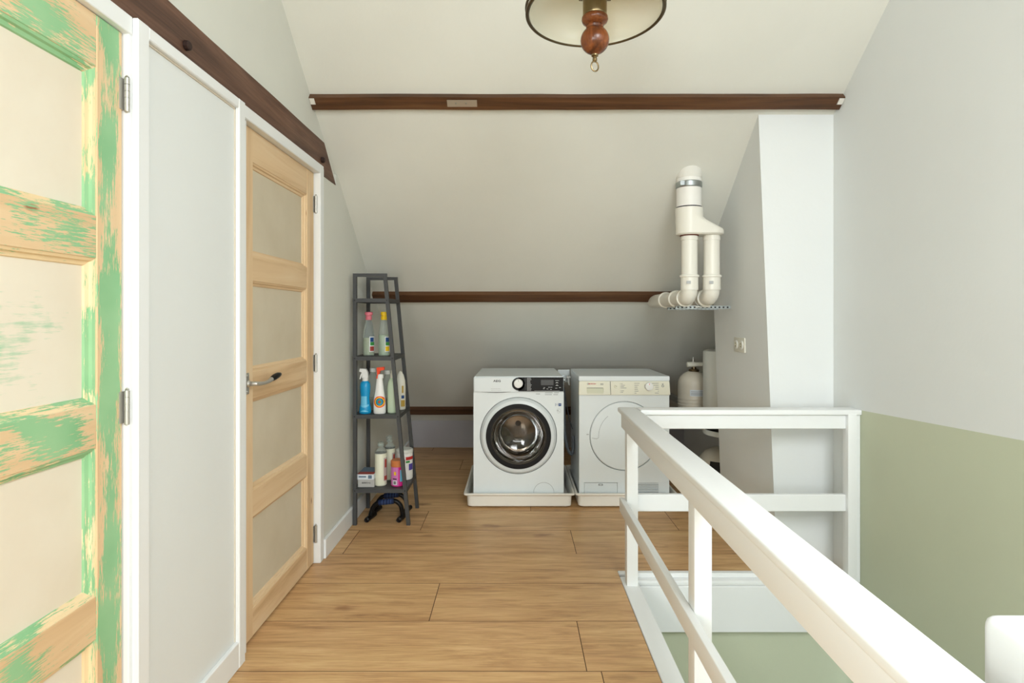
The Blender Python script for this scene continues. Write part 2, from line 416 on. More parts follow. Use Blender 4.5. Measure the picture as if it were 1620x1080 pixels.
# right wall, lower part painted green along a slightly sloping line
gz = lambda y: .80+(2.70-y)*.05
c = MB()
c.prism_x([(-3.0, gz(-3)), (2.64, gz(2.64)), (2.64, 4.3), (-3.0, 4.3)], XR, 1.8)
c.box(XR, 1.8, 2.64, 5.7, -.1, 4.3)
n_up = len(c.bm.faces)
c.prism_x([(-3.0, -2.7), (2.64, -2.7), (2.64, gz(2.64)), (-3.0, gz(-3))], XR, 1.8)
for i, fc in enumerate(c.bm.faces):
    if i >= n_up: fc.material_index = 1
o = c.build('wall_right', [M['wall_cool'], M['green_wall']], smooth=False); tag(o, kind='structure')
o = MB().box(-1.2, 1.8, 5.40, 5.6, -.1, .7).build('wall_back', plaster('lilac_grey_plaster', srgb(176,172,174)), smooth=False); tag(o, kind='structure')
c = MB(); c.box(-1.2, 1.8, -2.9, -2.7, -.1, 1.9)
o = c.build('wall_rear', M['wall'], smooth=False); tag(o, kind='structure')

# boxed chimney column, leaning slightly
yf, yb = 2.86, 3.58
c = MB().hexa([(1.315, yf, -.0), (XR+.02, yf, -.0), (XR+.02, yb, -.0), (1.30, yb, -.0),
               (1.222, yf, roofz(yf)+.03), (XR+.02, yf, roofz(yf)+.03), (XR+.02, yb, roofz(yb)+.03), (1.235, yb, roofz(yb)+.03)])
o = c.build('wall_chimney', M['wall_cool'], smooth=False); tag(o, kind='structure')

# stairwell below the floor
c = MB()
c.box(.4, 1.7, 2.765, 2.95, -2.7, -.06)
c.box(.35, .545, -.6, 2.78, -2.7, -.06)
c.box(.35, 1.7, -.75, -.6, -2.7, -.06)
o = c.build('wall_stairwell', M['green_wall'], smooth=False); tag(o, kind='structure')
o = MB().box(.3, 1.8, -.8, 3.0, -2.8, -2.7).build('floor_downstairs', M['floor'], smooth=False); tag(o, kind='structure')
# stairwell lining: fascia, stringer top, moulding
c = thing('trim_stairwell', (.57, 2.7, 0), kind='structure')
MB().box(.498, .573, -.6, 2.705, -.05, .002, .003).build('stringer_top', M['paint'], c)
MB().box(.548, .575, -.6, 2.70, -.28, -.05, .002).build('side_fascia', M['paint'], c)
MB().box(.575, XR, 2.705, 2.765, -.265, -.045, .003).build('fascia_board', M['paint'], c)
MB().box(.498, XR, 2.706, 2.758, -.045, -.018, .008, 2).build('moulding', M['paint'], c)
MB().box(.498, XR, 2.735, 2.765, -.018, .004, .003).build('edge_strip', M['paint'], c)

def plank(k):
    k.bm.normal_update()
    bmesh.ops.recalc_face_normals(k.bm, faces=k.bm.faces)
    for f_ in k.bm.faces:
        if f_.normal.z < .9: f_.material_index = 1
    return k.build('plank', [M['floor'], M['seam']], fl, smooth=False, centre=True)
# floor: subfloor and planks
c = MB()
c.box(-1.2, .54, -2.8, 2.765, -.2, -.014); c.box(-1.2, 1.7, 2.765, 5.6, -.2, -.014); c.box(.54, 1.7, -2.8, -.6, -.2, -.014)
fl = c.build('floor', M['seam'], smooth=False); tag(fl, kind='structure')
W = .3283; y = 1.983-W*14; row = 0
joints = {17: [-.90, .32], 16: [-1.9, .17-1.30, .92-.0], 15: [-.35], 14: [.25], 18: [-.55, .95], 19: [0.1, 1.2]}
while y < 5.42:
    y1 = min(y+W, 5.42); xe = XR if (y1 > 2.80 or y1 < -.6) else .497
    y0 = y
    if y0 < 2.768 < y1: pass
    js = joints.get(row)
    if js is None:
        off = (row*.53) % 1.38; js = [-1.07-1.38+off+1.38*k for k in range(4)]
    xs = [-1.07]+[j for j in js if -1.0 < j < xe-.05]+[xe]
    for a, b in zip(xs, xs[1:]):
        if y0 < 2.768 < y1:      # the row that ends at the stairwell edge
            plank(MB().box(a+.0004, b-.0004, y0+.0004, y1-.0004, -.014, 0, .0012)) if b <= .5 else None
            if b > .5:
                k = MB(); aa = a+.0010; bb = b-.0010
                poly = [(aa, y0+.0010), (.497, y0+.0010), (.497, 2.764), (bb, 2.764), (bb, y1-.0010), (aa, y1-.0010)] if aa < .49 else [(aa, 2.764), (bb, 2.764), (bb, y1-.0010), (aa, y1-.0010)]
                lo = [k.bm.verts.new((p[0], p[1], -.014)) for p in poly]; hi = [k.bm.verts.new((p[0], p[1], 0)) for p in poly]
                k.bm.faces.new(lo[::-1]); k.bm.faces.new(hi)
                for i in range(len(poly)): k.bm.faces.new((lo[i], lo[(i+1)%len(poly)], hi[(i+1)%len(poly)], hi[i]))
                plank(k)
        else:
            plank(MB().box(a+.0004, b-.0004, y0+.0004, y1-.0004, -.014, 0, .0012))
    y += W; row += 1

# baseboards
def base(name, x0, x1, y0, y1, zt=.10):
    k = MB(); k.box(x0, x1, y0, y1, 0, zt, .003); o = k.build(name, M['paint']); tag(o, kind='structure')
base('baseboard_left', -.985, -.967, 2.906, 5.385)

# ------------------------------------------------------------------ doors and the panel between them
ZR = [(1.83, 1.955), (1.374, 1.475), (.921, 1.025), (.466, .567), (.008, .114)]
def door(name, y0, y1, mz, my, mm, mmz, panels, xf=-1.008):
    d = thing(name, (xf, (y0+y1)/2, 0), kind='structure')
    sw = .087; xb = xf-.038
    for a, b in ((y0, y0+sw), (y1-sw, y1)):
        MB().box(xb, xf, a, b, .008, 1.955, .002).build('stile', mz, d, centre=True)
    for a, b in ZR:
        MB().box(xb, xf-.0015, y0+sw, y1-sw, a, b, .001).build('rail', my, d, centre=True)
    ya, yb_ = y0+sw, y1-sw; e = .019
    for i in range(4):
        zt = ZR[i][0]; zb = ZR[i+1][1]
        MB().box(xb+.006, xf-.022, ya-.002, yb_+.002, zb-.002, zt+.002).build('panel', panels[i], d, centre=True, smooth=False)
        # mitred mouldings, sloping from the frame down to the panel
        o_ = [(ya, zb), (yb_, zb), (yb_, zt), (ya, zt)]; n_ = [(ya+e, zb+e), (yb_-e, zb+e), (yb_-e, zt-e), (ya+e, zt-e)]
        for j in range(4):
            k = MB(); p, q = o_[j], o_[(j+1)%4]; r, s = n_[(j+1)%4], n_[j]
            mid = lambda u_, v_, t: (u_[0]+(v_[0]-u_[0])*t, u_[1]+(v_[1]-u_[1])*t)
            L = [(p, xf-.004), (mid(p, s, .35), xf-.007), (mid(p, s, .45), xf-.014), (mid(p, s, .9), xf-.017), (s, xf-.022)]
            R_ = [(q, xf-.004), (mid(q, r, .35), xf-.007), (mid(q, r, .45), xf-.014), (mid(q, r, .9), xf-.017), (r, xf-.022)]
            a = [k.bm.verts.new((x, pt[0], pt[1])) for pt, x in L]+[k.bm.verts.new((xf-.024, s[0], s[1])), k.bm.verts.new((xf-.024, p[0], p[1]))]
            b = [k.bm.verts.new((x, pt[0], pt[1])) for pt, x in R_]+[k.bm.verts.new((xf-.024, r[0], r[1])), k.bm.verts.new((xf-.024, q[0], q[1]))]
            k.bm.faces.new(a); k.bm.faces.new(b[::-1])
            for t in range(len(a)): k.bm.faces.new((a[t], a[(t+1)%len(a)], b[(t+1)%len(a)], b[t]))
            k.build('moulding', mm if j in (0, 2) else mmz, d, smooth=False, centre=True)
    for z in (1.80, 1.005, .15):
        h = MB(); hx, hy = xf+.010, y1+.004
        for k_ in range(5): h.lathe([(.0066, -.042+.017*k_), (.0066, -.042+.017*k_+.0158)], (hx, hy, z), 14)
        h.lathe([(.003, -.046), (.0062, -.0435), (.003, .043), (.0055, .0445), (.002, .049)], (hx, hy, z), 12)
        h.box(hx-.012, hx-.008, hy-.016, hy+.012, z-.040, z+.040)
        h.build('hinge', M['nickel'], d)
    return d
d1 = door('door_1', .692, 1.4445, M['green_z'], M['green_y'], M['green_m'], M['green_mz'], [M['panel_1'], M['panel_1p'], M['panel_1'], M['panel_1']], -.998)
tag(d1, 'near old pine door with scraped green paint')
d2 = door('door_2', 2.10, 2.846, M['pine_z'], M['pine_y'], M['pine_y'], M['pine_z'], [M['panel_2']]*4)
tag(d2, 'far stripped bare pine door with a lever handle')
# lever handle on door 2
hx = -1.008; hy = 2.128; hz = .985
k = MB(); k.box(hx, hx+.006, hy-.018, hy+.018, hz-.040, hz+.040, .003, 2); k.lathe([(.014, 0), (.014, .006), (.009, .012), (.009, .022)], (hx+.006, hy, hz), 16, axis='X')
for zz in (-.03, .03): k.lathe([(.005, 0), (.005, .003), (.002, .0045)], (hx+.006, hy, hz+zz), 10, axis='X')
han = k.build('door_handle', M['nickel'], d2)
MB().tube([(hx+.022, hy, hz), (hx+.038, hy+.004, hz), (hx+.044, hy+.02, hz-.002), (hx+.045, hy+.06, hz-.004), (hx+.045, hy+.095, hz-.002), (hx+.045, hy+.12, hz+.004)], [.008,.0085,.008,.0065,.007,.0095], 14).build('lever', M['nickel'], han, local=False)
MB().tube([(hx+.045, hy+.118, hz+.003), (hx+.045, hy+.126, hz+.005), (hx+.045, hy+.15, hz+.010), (hx+.045, hy+.18, hz+.014), (hx+.045, hy+.2, hz+.016), (hx+.045, hy+.206, hz+.0165)], [.0085,.0105,.0125,.0115,.008,.003], 14).build('grip', M['black'], han)

# door casings
t1 = thing('trim_1', (-.99, 1.45, 0), kind='structure')     # around door 1
MB().box(-1.07, -.985, 1.4500, 1.478, 0, 2.0, .002).build('jamb', M['paint'], t1)
MB().box(-1.07, -.985, .64, .690, 0, 2.0, .002).build('jamb', M['paint'], t1)
MB().box(-1.07, -.981, .66, 1.4595, 1.9565, 2.003, .002).build('header', M['paint'], t1)
t2 = thing('trim_2', (-.98, 2.87, 0), kind='structure')     # around door 2
MB().box(-1.07, -.976, 2.853, 2.905, 0, 1.99, .003).build('jamb', M['paint'], t2)
MB().box(-1.07, -.990, 2.045, 2.096, 0, 1.96, .002).build('jamb', M['paint'], t2)
MB().box(-1.07, -.977, 2.045, 2.905, 1.956, 2.004, .003).build('header', M['paint'], t2)
t3 = thing('trim_3', (-.97, 1.75, 0), kind='structure')     # white boxed panel between the doors
MB().box(-1.07, -.985, 1.478, 2.045, .0, 1.99, 0).build('panel', M['wall_cool'], t3, smooth=False)
MB().box(-.985, -.968, 1.460, 1.507, 0.0, 2.003, .003).build('frame_board', M['paint'], t3)
MB().box(-.985, -.968, 1.997, 2.042, 0.0, 2.003, .003).build('frame_board', M['paint'], t3)
MB().box(-.985, -.969, 1.507, 1.997, 1.968, 2.003, .003).build('frame_board', M['paint'], t3)
MB().box(-.985, -.969, 1.507, 1.997, .0, .095, .003).build('skirting_board', M['paint'], t3)
for a, b, z0, z1 in ((1.507, 1.511, .095, 1.968), (1.993, 1.997, .095, 1.968), (1.507, 1.997, 1.962, 1.968)):
    MB().box(-.985, -.981, a, b, z0, z1).build('caulk_line', M['caulk'], t3, smooth=False)

# ------------------------------------------------------------------ beams
k = MB().prism_x([(-2.7, 1.96), (3.125, 1.96), (2.94, 2.135), (-2.7, 2.135)], -1.02, -.986)
bmesh.ops.subdivide_edges(k.bm, edges=[e for e in k.bm.edges if abs(e.verts[0].co.y-e.verts[1].co.y) > 3], cuts=40)
for v in k.bm.verts:
    if v.co.x > -1: v.co.z += .0035*mnoise.noise(Vector((v.co.y*3, v.co.z*9, 2))); v.co.x += .0025*mnoise.noise(Vector((v.co.y*4, v.co.z*7, 5)))
bl = k.build('roof_beam', M['beam_y'], smooth=False)
tag(bl, 'long dark brown tie beam running along the left wall above the doors', 'beam')
for y_, z_ in ((1.70, 2.045), (2.90, 2.035)):
    MB().lathe([(.015, -.004), (.014, .008), (.010, .011)], (-.981, y_, z_), 9, axis='X').build('peg', mat('dark_peg', srgb(44,24,18), .6), bl)
def purlin(y0, z0, p, wd, x0, x1, label, seed):
    t = Vector((.786, -.618)); n = Vector((-.618, -.786)); a = Vector((y0, z0))
    q = [a-n*.03, a+n*p, a+n*p+t*wd, a-n*.03+t*wd]
    k = MB().prism_x([tuple(v) for v in q], x0, x1)
    bmesh.ops.subdivide_edges(k.bm, edges=[e for e in k.bm.edges if abs(e.verts[0].co.x-e.verts[1].co.x) > 1], cuts=36)
    for v in k.bm.verts: v.co.z += .0035*mnoise.noise(Vector((v.co.x*2.1, seed, v.co.z*5))); v.co.y += .002*mnoise.noise(Vector((v.co.x*5, seed+3, 1)))
    o = k.build('roof_beam', M['beam_x'], smooth=False); tag(o, label, 'beam'); return o
b1 = purlin(2.771, 2.322, .03, .067, -1.0, 1.598, 'uppermost dark brown beam across the sloping ceiling, with a small metal plate', 1)
b2 = purlin(3.928, 1.412, .03, .079, -.985, 1.598, 'middle dark brown beam across the slope, level with the white pipe elbows', 7)
b3 = purlin(5.190, .4205, .03, .10, -.985, 1.598, 'lowest dark brown beam near the floor behind the washing machine', 13)
n = Vector((-.618, -.786)); t = Vector((.786, -.618)); a = Vector((2.771, 2.322))+n*.030+t*.014
k = MB(); q = [a, a+n*.003, a+n*.003+t*.036, a+t*.036]; k.prism_x([tuple(v) for v in q], -.332, -.186)
pl = k.build('metal_plate', M['nickel'], b1, smooth=False, label=None)
for x in (-.29, -.24):
    cc = a+t*.018+n*.003
    kk = MB().lathe([(.005, 0), (.004, .002)], (0, 0, 0), 12); kk.bm.transform(Matrix.Translation((x, cc[0], cc[1])) @ Vector((0, n[0], n[1])).to_track_quat('Z', 'Y').to_matrix().to_4x4())
    kk.build('screw', M['steel'], pl)
for x0_, x1_ in ((-.998, -.975), (1.572, 1.597)):
    a = Vector((2.775, 2.318)); k = MB(); q = [a+n*.028, a+n*.034, a+n*.034+t*.03, a+n*.028+t*.035]; k.prism_x([tuple(v) for v in q], x0_, x1_)
    k.build('spackle_patch', M['spackle'], b1, smooth=False)

# ------------------------------------------------------------------ stair railing
R = thing('stair_railing', (.54, 2.62, 0.002), 'white painted stair railing around the stair opening with a broad flat handrail', 'railing')
def skewcap(y0, y1, xa0, xb0, xa1, xb1, z0, z1, bev, name, cuts=0):
    k = MB().hexa([(xa0, y0, z0), (xb0, y0, z0), (xb1, y1, z0), (xa1, y1, z0), (xa0, y0, z1), (xb0, y0, z1), (xb1, y1, z1), (xa1, y1, z1)])
    bmesh.ops.bevel(k.bm, geom=list(k.bm.edges), offset=bev, segments=3, affect='EDGES', profile=.5)
    return k.build(name, M['paint'], R)
sk = lambda y: -.0115*(2.72-y)
skewcap(.45, 2.722, .490+sk(.45), .579+sk(.45), .490, .579, .782, .805, .006, 'handrail')
skewcap(.45, 2.70, .503+sk(.45), .560+sk(.45), .503, .560, .712, .782, .003, 'top_rail')
skewcap(.30, 2.66, .486, .511, .487, .512, .330, .392, .003, 'middle_rail')
for y0, y1 in ((2.605, 2.655), (1.626, 1.684), (.640, .70)):
    MB().box(.512, .563, y0, y1, .002, .715, .003, 2).build('post', M['paint'], R)
MB().box(1.534, 1.574, 2.62, 2.665, .004, .788, .003, 2).build('post', M['paint'], R)
MB().box(1.574, XR-.001, 2.635, 2.665, .004, .785, .002).build('wall_batten', M['paint'], R)
MB().box(.5795, XR-.001, 2.622, 2.712, .783, .806, .004, 3).build('handrail', M['paint'], R)
MB().box(.561, 1.534, 2.638, 2.663, .716, .783, .003).build('top_rail', M['paint'], R)
MB().box(.563, 1.534, 2.638, 2.663, .333, .411, .003).build('middle_rail', M['paint'], R)
k = MB().box(.601, .705, .585, .737, -.24, .853, .018, 5)
o = k.build('newel_post', M['paint']); tag(o, 'thick white newel post with rounded top at the bottom right corner', 'post')

# ------------------------------------------------------------------ pendant lamp
LX, LY, LZ = .2205, 1.575, 2.074
L = thing('pendant_lamp', (LX, LY, LZ), 'pendant lamp with opal glass shade, brass rim and turned wooden drop', 'lamp')
k = MB()
prof = [(.186, .002), (.185, .02), (.172, .045), (.145, .075), (.105, .105), (.062, .13), (.05, .15)]
k.lathe(prof+[(r-.004, z-.003) for r, z in prof[::-1]], (LX, LY, LZ), 64, caps=False); k.build('lamp_shade', M['opal'], L)
k = MB(); k.tube([(LX+.188*math.cos(2*PI*i/72), LY+.188*math.sin(2*PI*i/72), LZ) for i in range(72)], .0045, 10, closed=True)
k.tube([(LX+.190*math.cos(2*PI*i/72), LY+.190*math.sin(2*PI*i/72), LZ+.016) for i in range(72)], .0035, 8, closed=True)
k.build('brass_rim', M['darkbrass'], L)
k = MB(); k.lathe([(.0315, .010), (.033, .014), (.033, .056), (.031, .060), (.020, .062)], (LX, LY, LZ-.017), 40); k.build('burner_cup', M['brass'], L)
k = MB(); k.lathe([(.008, .013), (.030, .010), (.0355, .006), (.0365, -.001), (.034, -.007), (.027, -.012), (.020, -.016), (.018, -.022)], (LX, LY, LZ-.017), 40)
k.build('wooden_collar', M['lampwood'], L)
zc = 2.000; k = MB(); pr_ = [(.020, .044), (.024, .037)]
for i in range(3, 15):
    a = PI*i/16; pr_.append((.0395*math.sin(a), .0385*math.cos(a)))
pr_ += [(.009, -.040), (.007, -.045)]
k.lathe(pr_, (LX, LY, zc), 40); k.build('wooden_ball', M['lampwood'], L)
k = MB(); k.lathe([(.0095, -.040), (.0095, -.044), (.005, -.046), (.0065, -.051), (.0065, -.056), (.003, -.060)], (LX, LY, zc), 20)
k.tube([(LX+.0105*math.cos(2*PI*i/28), LY+.004*math.cos(2*PI*i/28), zc-.072+.0135*math.sin(2*PI*i/28)) for i in range(28)], .0022, 8, closed=True)
k.build('pull_ring', M['brass'], L)
for s_ in (-1, 1):
    k = MB(); k.tube([(LX+s_*.034, LY, LZ+.036), (LX+s_*.043, LY, LZ+.036), (LX+s_*.044, LY, LZ+.045), (LX+s_*.044, LY, LZ+.14)], .0015, 6)
    k.build('shade_wire', M['darkbrass'], L)
k = MB(); k.lathe([(.024, .062), (.030, .09), (.028, .13), (.02, .20)], (LX, LY, LZ), 32); k.build('glass_chimney', M['opal'], L)
k = MB(); k.lathe([(.055, .148), (.045, .165), (.02, .20), (.012, .24), (.006, .26)], (LX, LY, LZ), 32); k.build('shade_holder', M['brass'], L)
ct = roofz(LY)
k = MB(); k.tube([(LX, LY, LZ+.25), (LX, LY, ct-.02)], .004, 8); k.build('chain', M['darkbrass'], L)
k = MB(); k.lathe([(.012, -.07), (.05, -.04), (.055, .03)], (LX, LY, ct), 32); k.build('ceiling_rose', M['brass'], L)

# ------------------------------------------------------------------ flue pipes
FX, FY = .968, 3.17
P = thing('flue_pipe', (FX, FY, 1.35), 'white plastic twin flue rising in two pipes into the sloping ceiling', 'pipe')
MB().lathe([(.0675, 1.845), (.0675, 2.11)], (FX, FY, 0), 40).build('outer_pipe', M['pvcw'], P)
k = MB(); k.lathe([(.0680, 1.950), (.0715, 1.955), (.0715, 1.980), (.068, 1.985)], (FX, FY, 0), 40)
k.box(FX-.068, FX-.045, FY-.072, FY-.05, 1.955, 1.978); k.build('strap', M['steel'], P)
k = MB()      # sealant collar where the pipe meets the slope
k.lathe([(.070, 2.005), (.071, 2.05), (.060, 2.10), (.045, 2.12)], (FX, FY, 0), 32); k.build('sealant', M['spackle'], P)
k = MB(); k.lathe([(.0685, 1.840), (.0685, 1.847)], (FX, FY, 0), 40); k.build('dark_joint', M['gap'], P)
k = MB()      # twin adaptor: round at top, stadium at bottom
def stad(z, r, dx, n=48):
    pts = []
    for i in range(n):
        a = 2*PI*i/n; x = r*math.cos(a); y_ = r*math.sin(a)
        if math.cos(a) > 0: x += dx
        pts.append(k.bm.verts.new((FX+x, FY+y_, z)))
    return pts
rings = [stad(1.840, .0745, 0), stad(1.825, .0745, .002), stad(1.790, .0720, .006), stad(1.775, .0725, .02), stad(1.725, .070, .115), stad(1.715, .071, .120), stad(1.697, .071, .120), stad(1.690, .062, .118)]
for a, b in zip(rings, rings[1:]):
    for i in range(48): k.bm.faces.new((a[i], a[(i+1)%48], b[(i+1)%48], b[i]))
k.bm.faces.new(rings[0][::-1]); k.bm.faces.new(rings[-1]); k.build('twin_adaptor', M['pvc'], P)
def elbow_pipe(px, ztop, yend, socks, rub):
    zc = 1.345; r = .0435; rb = .055
    pts = [(px, FY, ztop), (px, FY, zc+rb+.02)]
    for i in range(9):
        a = PI/2*i/8; pts.append((px, FY+rb-rb*math.cos(a), zc+rb-rb*math.sin(a)))
    pts.append((px, yend, zc))
    pp = MB().tube(pts, r, 28).build('inner_pipe', M['pvc'], P)
    k = MB(); k.lathe([(.050, 1.455), (.0525, 1.458), (.0525, 1.466), (.048, 1.470)], (px, FY, 0), 32)
    k.lathe([(.0475, 1.385), (.0475, 1.456)], (px, FY, 0), 32, caps=False); k.build('socket', M['pvc'], P)
    for ys in socks:
        k = MB(); k.lathe([(.0475, -.002), (.0515, 0), (.0515, .008), (.0475, .010), (.0475, .055), (.044, .06)], (px, ys, zc), 32, axis='Y'); k.build('socket', M['pvc'], P)
    k = MB(); k.lathe([(.0465, 1.662), (.0465, 1.675), (.0455, 1.684)], (px, FY, 0), 32); k.build('socket', M['pvc'], P)
    if rub: MB().lathe([(.050, 1.685), (.052, 1.693)], (px, FY, 0), 32).build('rubber_seal', M['rubber'], P)
    kk = MB(); kk.box(px-.030, px-.008, FY-.0510, FY-.0470, 1.418, 1.434); kk.build('print_mark', M['lgrey'], P, smooth=False)
elbow_pipe(FX+.003, 1.69, 4.0, [3.245, 3.42, 3.66], True)
elbow_pipe(FX+.127, 1.69, 3.98, [3.26, 3.62], False)
def strip(x0, x1, y_, z_, label):
    k = MB(); step = .012; x = x0
    k.box(x0, x1, y_-.011, y_+.011, z_-.001, z_+.001); k.box(x0, x1, y_-.013, y_-.011, z_-.009, z_+.009); k.box(x0, x1, y_+.011, y_+.013, z_-.009, z_+.009)
    o = k.build('mounting_rail', M['steel'], smooth=False); tag(o, label, 'bracket')
    k = MB(); n_ = int((x1-x0)/.024)
    for i in range(n_):
        xx = x0+.012+i*.024; k.box(xx-.005, xx+.005, y_-.0145, y_-.0128, z_-.004, z_+.004)
    k.build('rail_slot', M['gap'], o, smooth=False); tag(o.children[0], kind='stuff')
strip(.935, 1.262, 3.32, 1.292, 'front galvanised steel rail under the white pipe elbows')
strip(.945, 1.262, 3.52, 1.288, 'rear galvanised steel rail behind and below the other, under the pipes')
k = MB()
for px in (FX+.127,):
    k.box(px-.05, px+.035, 3.29, 3.35, 1.292, 1.297)
    k.ring((px, 1.345), .0485, .053, 3.31, 3.335, 32, PI, 2*PI)
o = k.build('pipe_clip', M['pvc']); tag(o, 'ivory plastic pipe clip holding the right pipe on the steel rail', 'clip')

# double wall socket on the chimney side
def chx(z): return 1.315-(1.315-1.222)*(z/2.28)+.0
sx = chx(1.08)-.006
S = thing('wall_socket', (sx, 3.2, 1.08), 'ivory double power socket on the grey side of the chimney column', 'socket')
k = MB().box(sx-.006, sx+.012, 3.125, 3.275, 1.038, 1.120, .003, 2); k.build('cover_plate', M['ivory'], S)
for yy in (3.163, 3.237):
    k = MB(); k.lathe([(.024, -.004), (.024, .001)], (sx-.0065, yy, 1.079), 28, axis='X'); sk_ = k.build('outlet', M['wplast'], S)
    k = MB(); k.lathe([(.018, 0), (.018, .001)], (sx-.0115, yy, 1.079), 24, axis='X'); k.build('recess', M['cream'], sk_)
    k = MB()
    for zz in (-.008, .008): k.lathe([(.003, 0), (.003, .001)], (sx-.0126, yy, 1.079+zz), 10, axis='X')
    tag(k.build('pin_holes', M['gap'], sk_), kind='stuff')

# ------------------------------------------------------------------ water heater, vessel, canister
H = thing('water_heater', (1.47, 3.86, .50), 'white cylindrical water heater half hidden behind the chimney column', 'heater')
hx0, hy0, hr = 1.4575, 3.86, .175
k = MB(); k.lathe([(hr-.02, 1.012), (hr-.004, 1.006), (hr, .995), (hr, .555)], (hx0-.0, hy0, 0), 64); k.build('tank_body', M['heater'], H)
k = MB(); k.lathe([(hr-.003, .555), (hr-.003, .47)], (hx0, hy0, 0), 64); k.build('black_band', M['black'], H)
k = MB(); k.lathe([(hr, .478), (hr+.004, .476), (hr+.004, .446), (hr-.02, .440)], (hx0, hy0, 0), 64); k.build('bottom_rim', M['heater'], H)
MB().lathe([(.01, 1.0), (.01, 1.03), (.006, 1.034)], (hx0-.10, hy0-.03, 0), 12).build('pipe_stub', M['nickel'], H)
MB().box(1.55, 1.60, 3.80, 3.92, .55, .95).build('wall_bracket', M['steel'], H)
V = thing('expansion_vessel', (1.285, 4.13, .5), 'beige domed pressure vessel with valve on top, right of the dryer', 'tank')
vx, vy, vr = 1.292, 4.13, .108
k = MB(); pf = [(.03, .500), (vr-.02, .515), (vr, .545), (vr, .60), (vr+.003, .606), (vr, .612), (vr+.003, .628), (vr, .634), (vr, .640), (vr+.003, .650), (vr, .656), (vr, .745), (vr-.004, .775), (vr-.018, .805), (vr-.045, .828), (.036, .842), (.02, .846)]
k.lathe(pf, (vx, vy, 0), 48); k.build('tank_body', M['tank'], V)
k = MB(); k.lathe([(.036, .840), (.038, .85), (.034, .858), (.018, .862), (.016, .875)], (vx+.005, vy, 0), 24); k.build('neck', M['darkbrass'], V)
k = MB(); k.lathe([(.0145, -.045), (.019, -.043), (.019, .01), (.0165, .012), (.0165, .075)], (vx, vy, .892), 20, axis='X'); k.build('valve_body', M['ivory'], V)
k = MB(); k.lathe([(.006, .905), (.006, .925), (.010, .927), (.010, .933), (.004, .935), (.003, .945)], (vx, vy, 0), 12); k.build('valve_spindle', M['nickel'], V)
k = MB(); n_ = 12
for i in range(n_):
    a0 = -PI*.66+PI*.30*i/n_; a1 = -PI*.66+PI*.30*(i+1)/n_
    k.bm.faces.new([k.bm.verts.new((vx+(vr+.0015)*math.cos(a), vy+(vr+.0015)*math.sin(a), z)) for a, z in ((a0, .675), (a1, .675), (a1, .72), (a0, .72))])
k.build('paper_label', M['box_white'], V)
k = MB()
for i in range(n_-2):
    a0 = -PI*.66+PI*.30*(i+1)/n_; a1 = -PI*.66+PI*.30*(i+1.85)/n_
    for z in (.684, .693, .705): k.bm.faces.new([k.bm.verts.new((vx+(vr+.002)*math.cos(a), vy+(vr+.002)*math.sin(a), zz)) for a, zz in ((a0, z), (a1, z), (a1, z+.003), (a0, z+.003))])
k.build('printed_lines', M['grey'], V); tag(V.children[-1], kind='stuff')
MB().box(vx-.02, vx+.02, vy+.1, 4.9, .56, .60).build('wall_arm', M['steel'], V)
Cn = thing('round_canister', (1.42, 4.0, 0), 'off-white round canister with a black panel, low behind the railing', 'canister')
k = MB(); k.lathe([(.145, .0), (.155, .02), (.16, .16), (.157, .21), (.142, .26), (.11, .30), (.06, .325), (.02, .33)], (1.43, 3.95, 0), 56); k.build('canister_body', M['tank'], Cn)
k = MB(); n_ = 10
for i in range(n_):
    for j in range(4):
        p = []
        for a_, z_ in ((i, j), (i+1, j), (i+1, j+1), (i, j+1)):
            a = -PI*.77+PI*.46*a_/n_; z = .05+(.26-.05)*z_/4; r = .1625 if z < .19 else .1625-(z-.19)*.25
            p.append(k.bm.verts.new((1.43+r*math.cos(a), 3.95+r*math.sin(a), z)))
        k.bm.faces.new(p)
bmesh.ops.remove_doubles(k.bm, verts=k.bm.verts, dist=.0005)
k.build('black_panel', M['blackmatt'], Cn)

# ------------------------------------------------------------------ drip trays and machines
def tray(x0, x1, label):
    k = MB(); y0, y1 = 3.665, 4.38; e = .028; z1 = .098; e = .018
    def rr(a, b, c_, d, z, rad):
        pts = []
        for cx_, cy_, st in ((b-rad, d-rad, 0), (a+rad, d-rad, 1), (a+rad, c_+rad, 2), (b-rad, c_+rad, 3)):
            for i in range(5): an = PI/2*(st+i/4); pts.append(k.bm.verts.new((cx_+rad*math.cos(an), cy_+rad*math.sin(an), z)))
        return pts
    s = [rr(x0+.045, x1-.045, y0+.045, y1-.045, .0, .02), rr(x0+e+.003, x1-e-.003, y0+e+.003, y1-e-.003, .012, .03), rr(x0+e, x1-e, y0+e, y1-e, .078, .03), rr(x0+.006, x1-.006, y0+.006, y1-.006, .083, .02),
         rr(x0, x1, y0, y1, .088, .015), rr(x0, x1, y0, y1, z1, .015), rr(x0+.012, x1-.012, y0+.012, y1-.012, z1, .015), rr(x0+e+.004, x1-e-.004, y0+e+.004, y1-e-.004, .080, .03), rr(x0+e+.006, x1-e-.006, y0+e+.006, y1-e-.006, .016, .03)]
    for a, b in zip(s, s[1:]):
        for i in range(20): k.bm.faces.new((a[i], a[(i+1)%20], b[(i+1)%20], b[i]))
    k.bm.faces.new(s[0][::-1]); k.bm.faces.new(s[-1])
    o = k.build('drip_tray', M['tray']); tag(o, label, 'tray', 'drip trays under the two machines')
tray(-.332, .386, 'ivory plastic drip tray under the washing machine')
tray(.390, 1.048, 'ivory plastic drip tray under the tumble dryer')

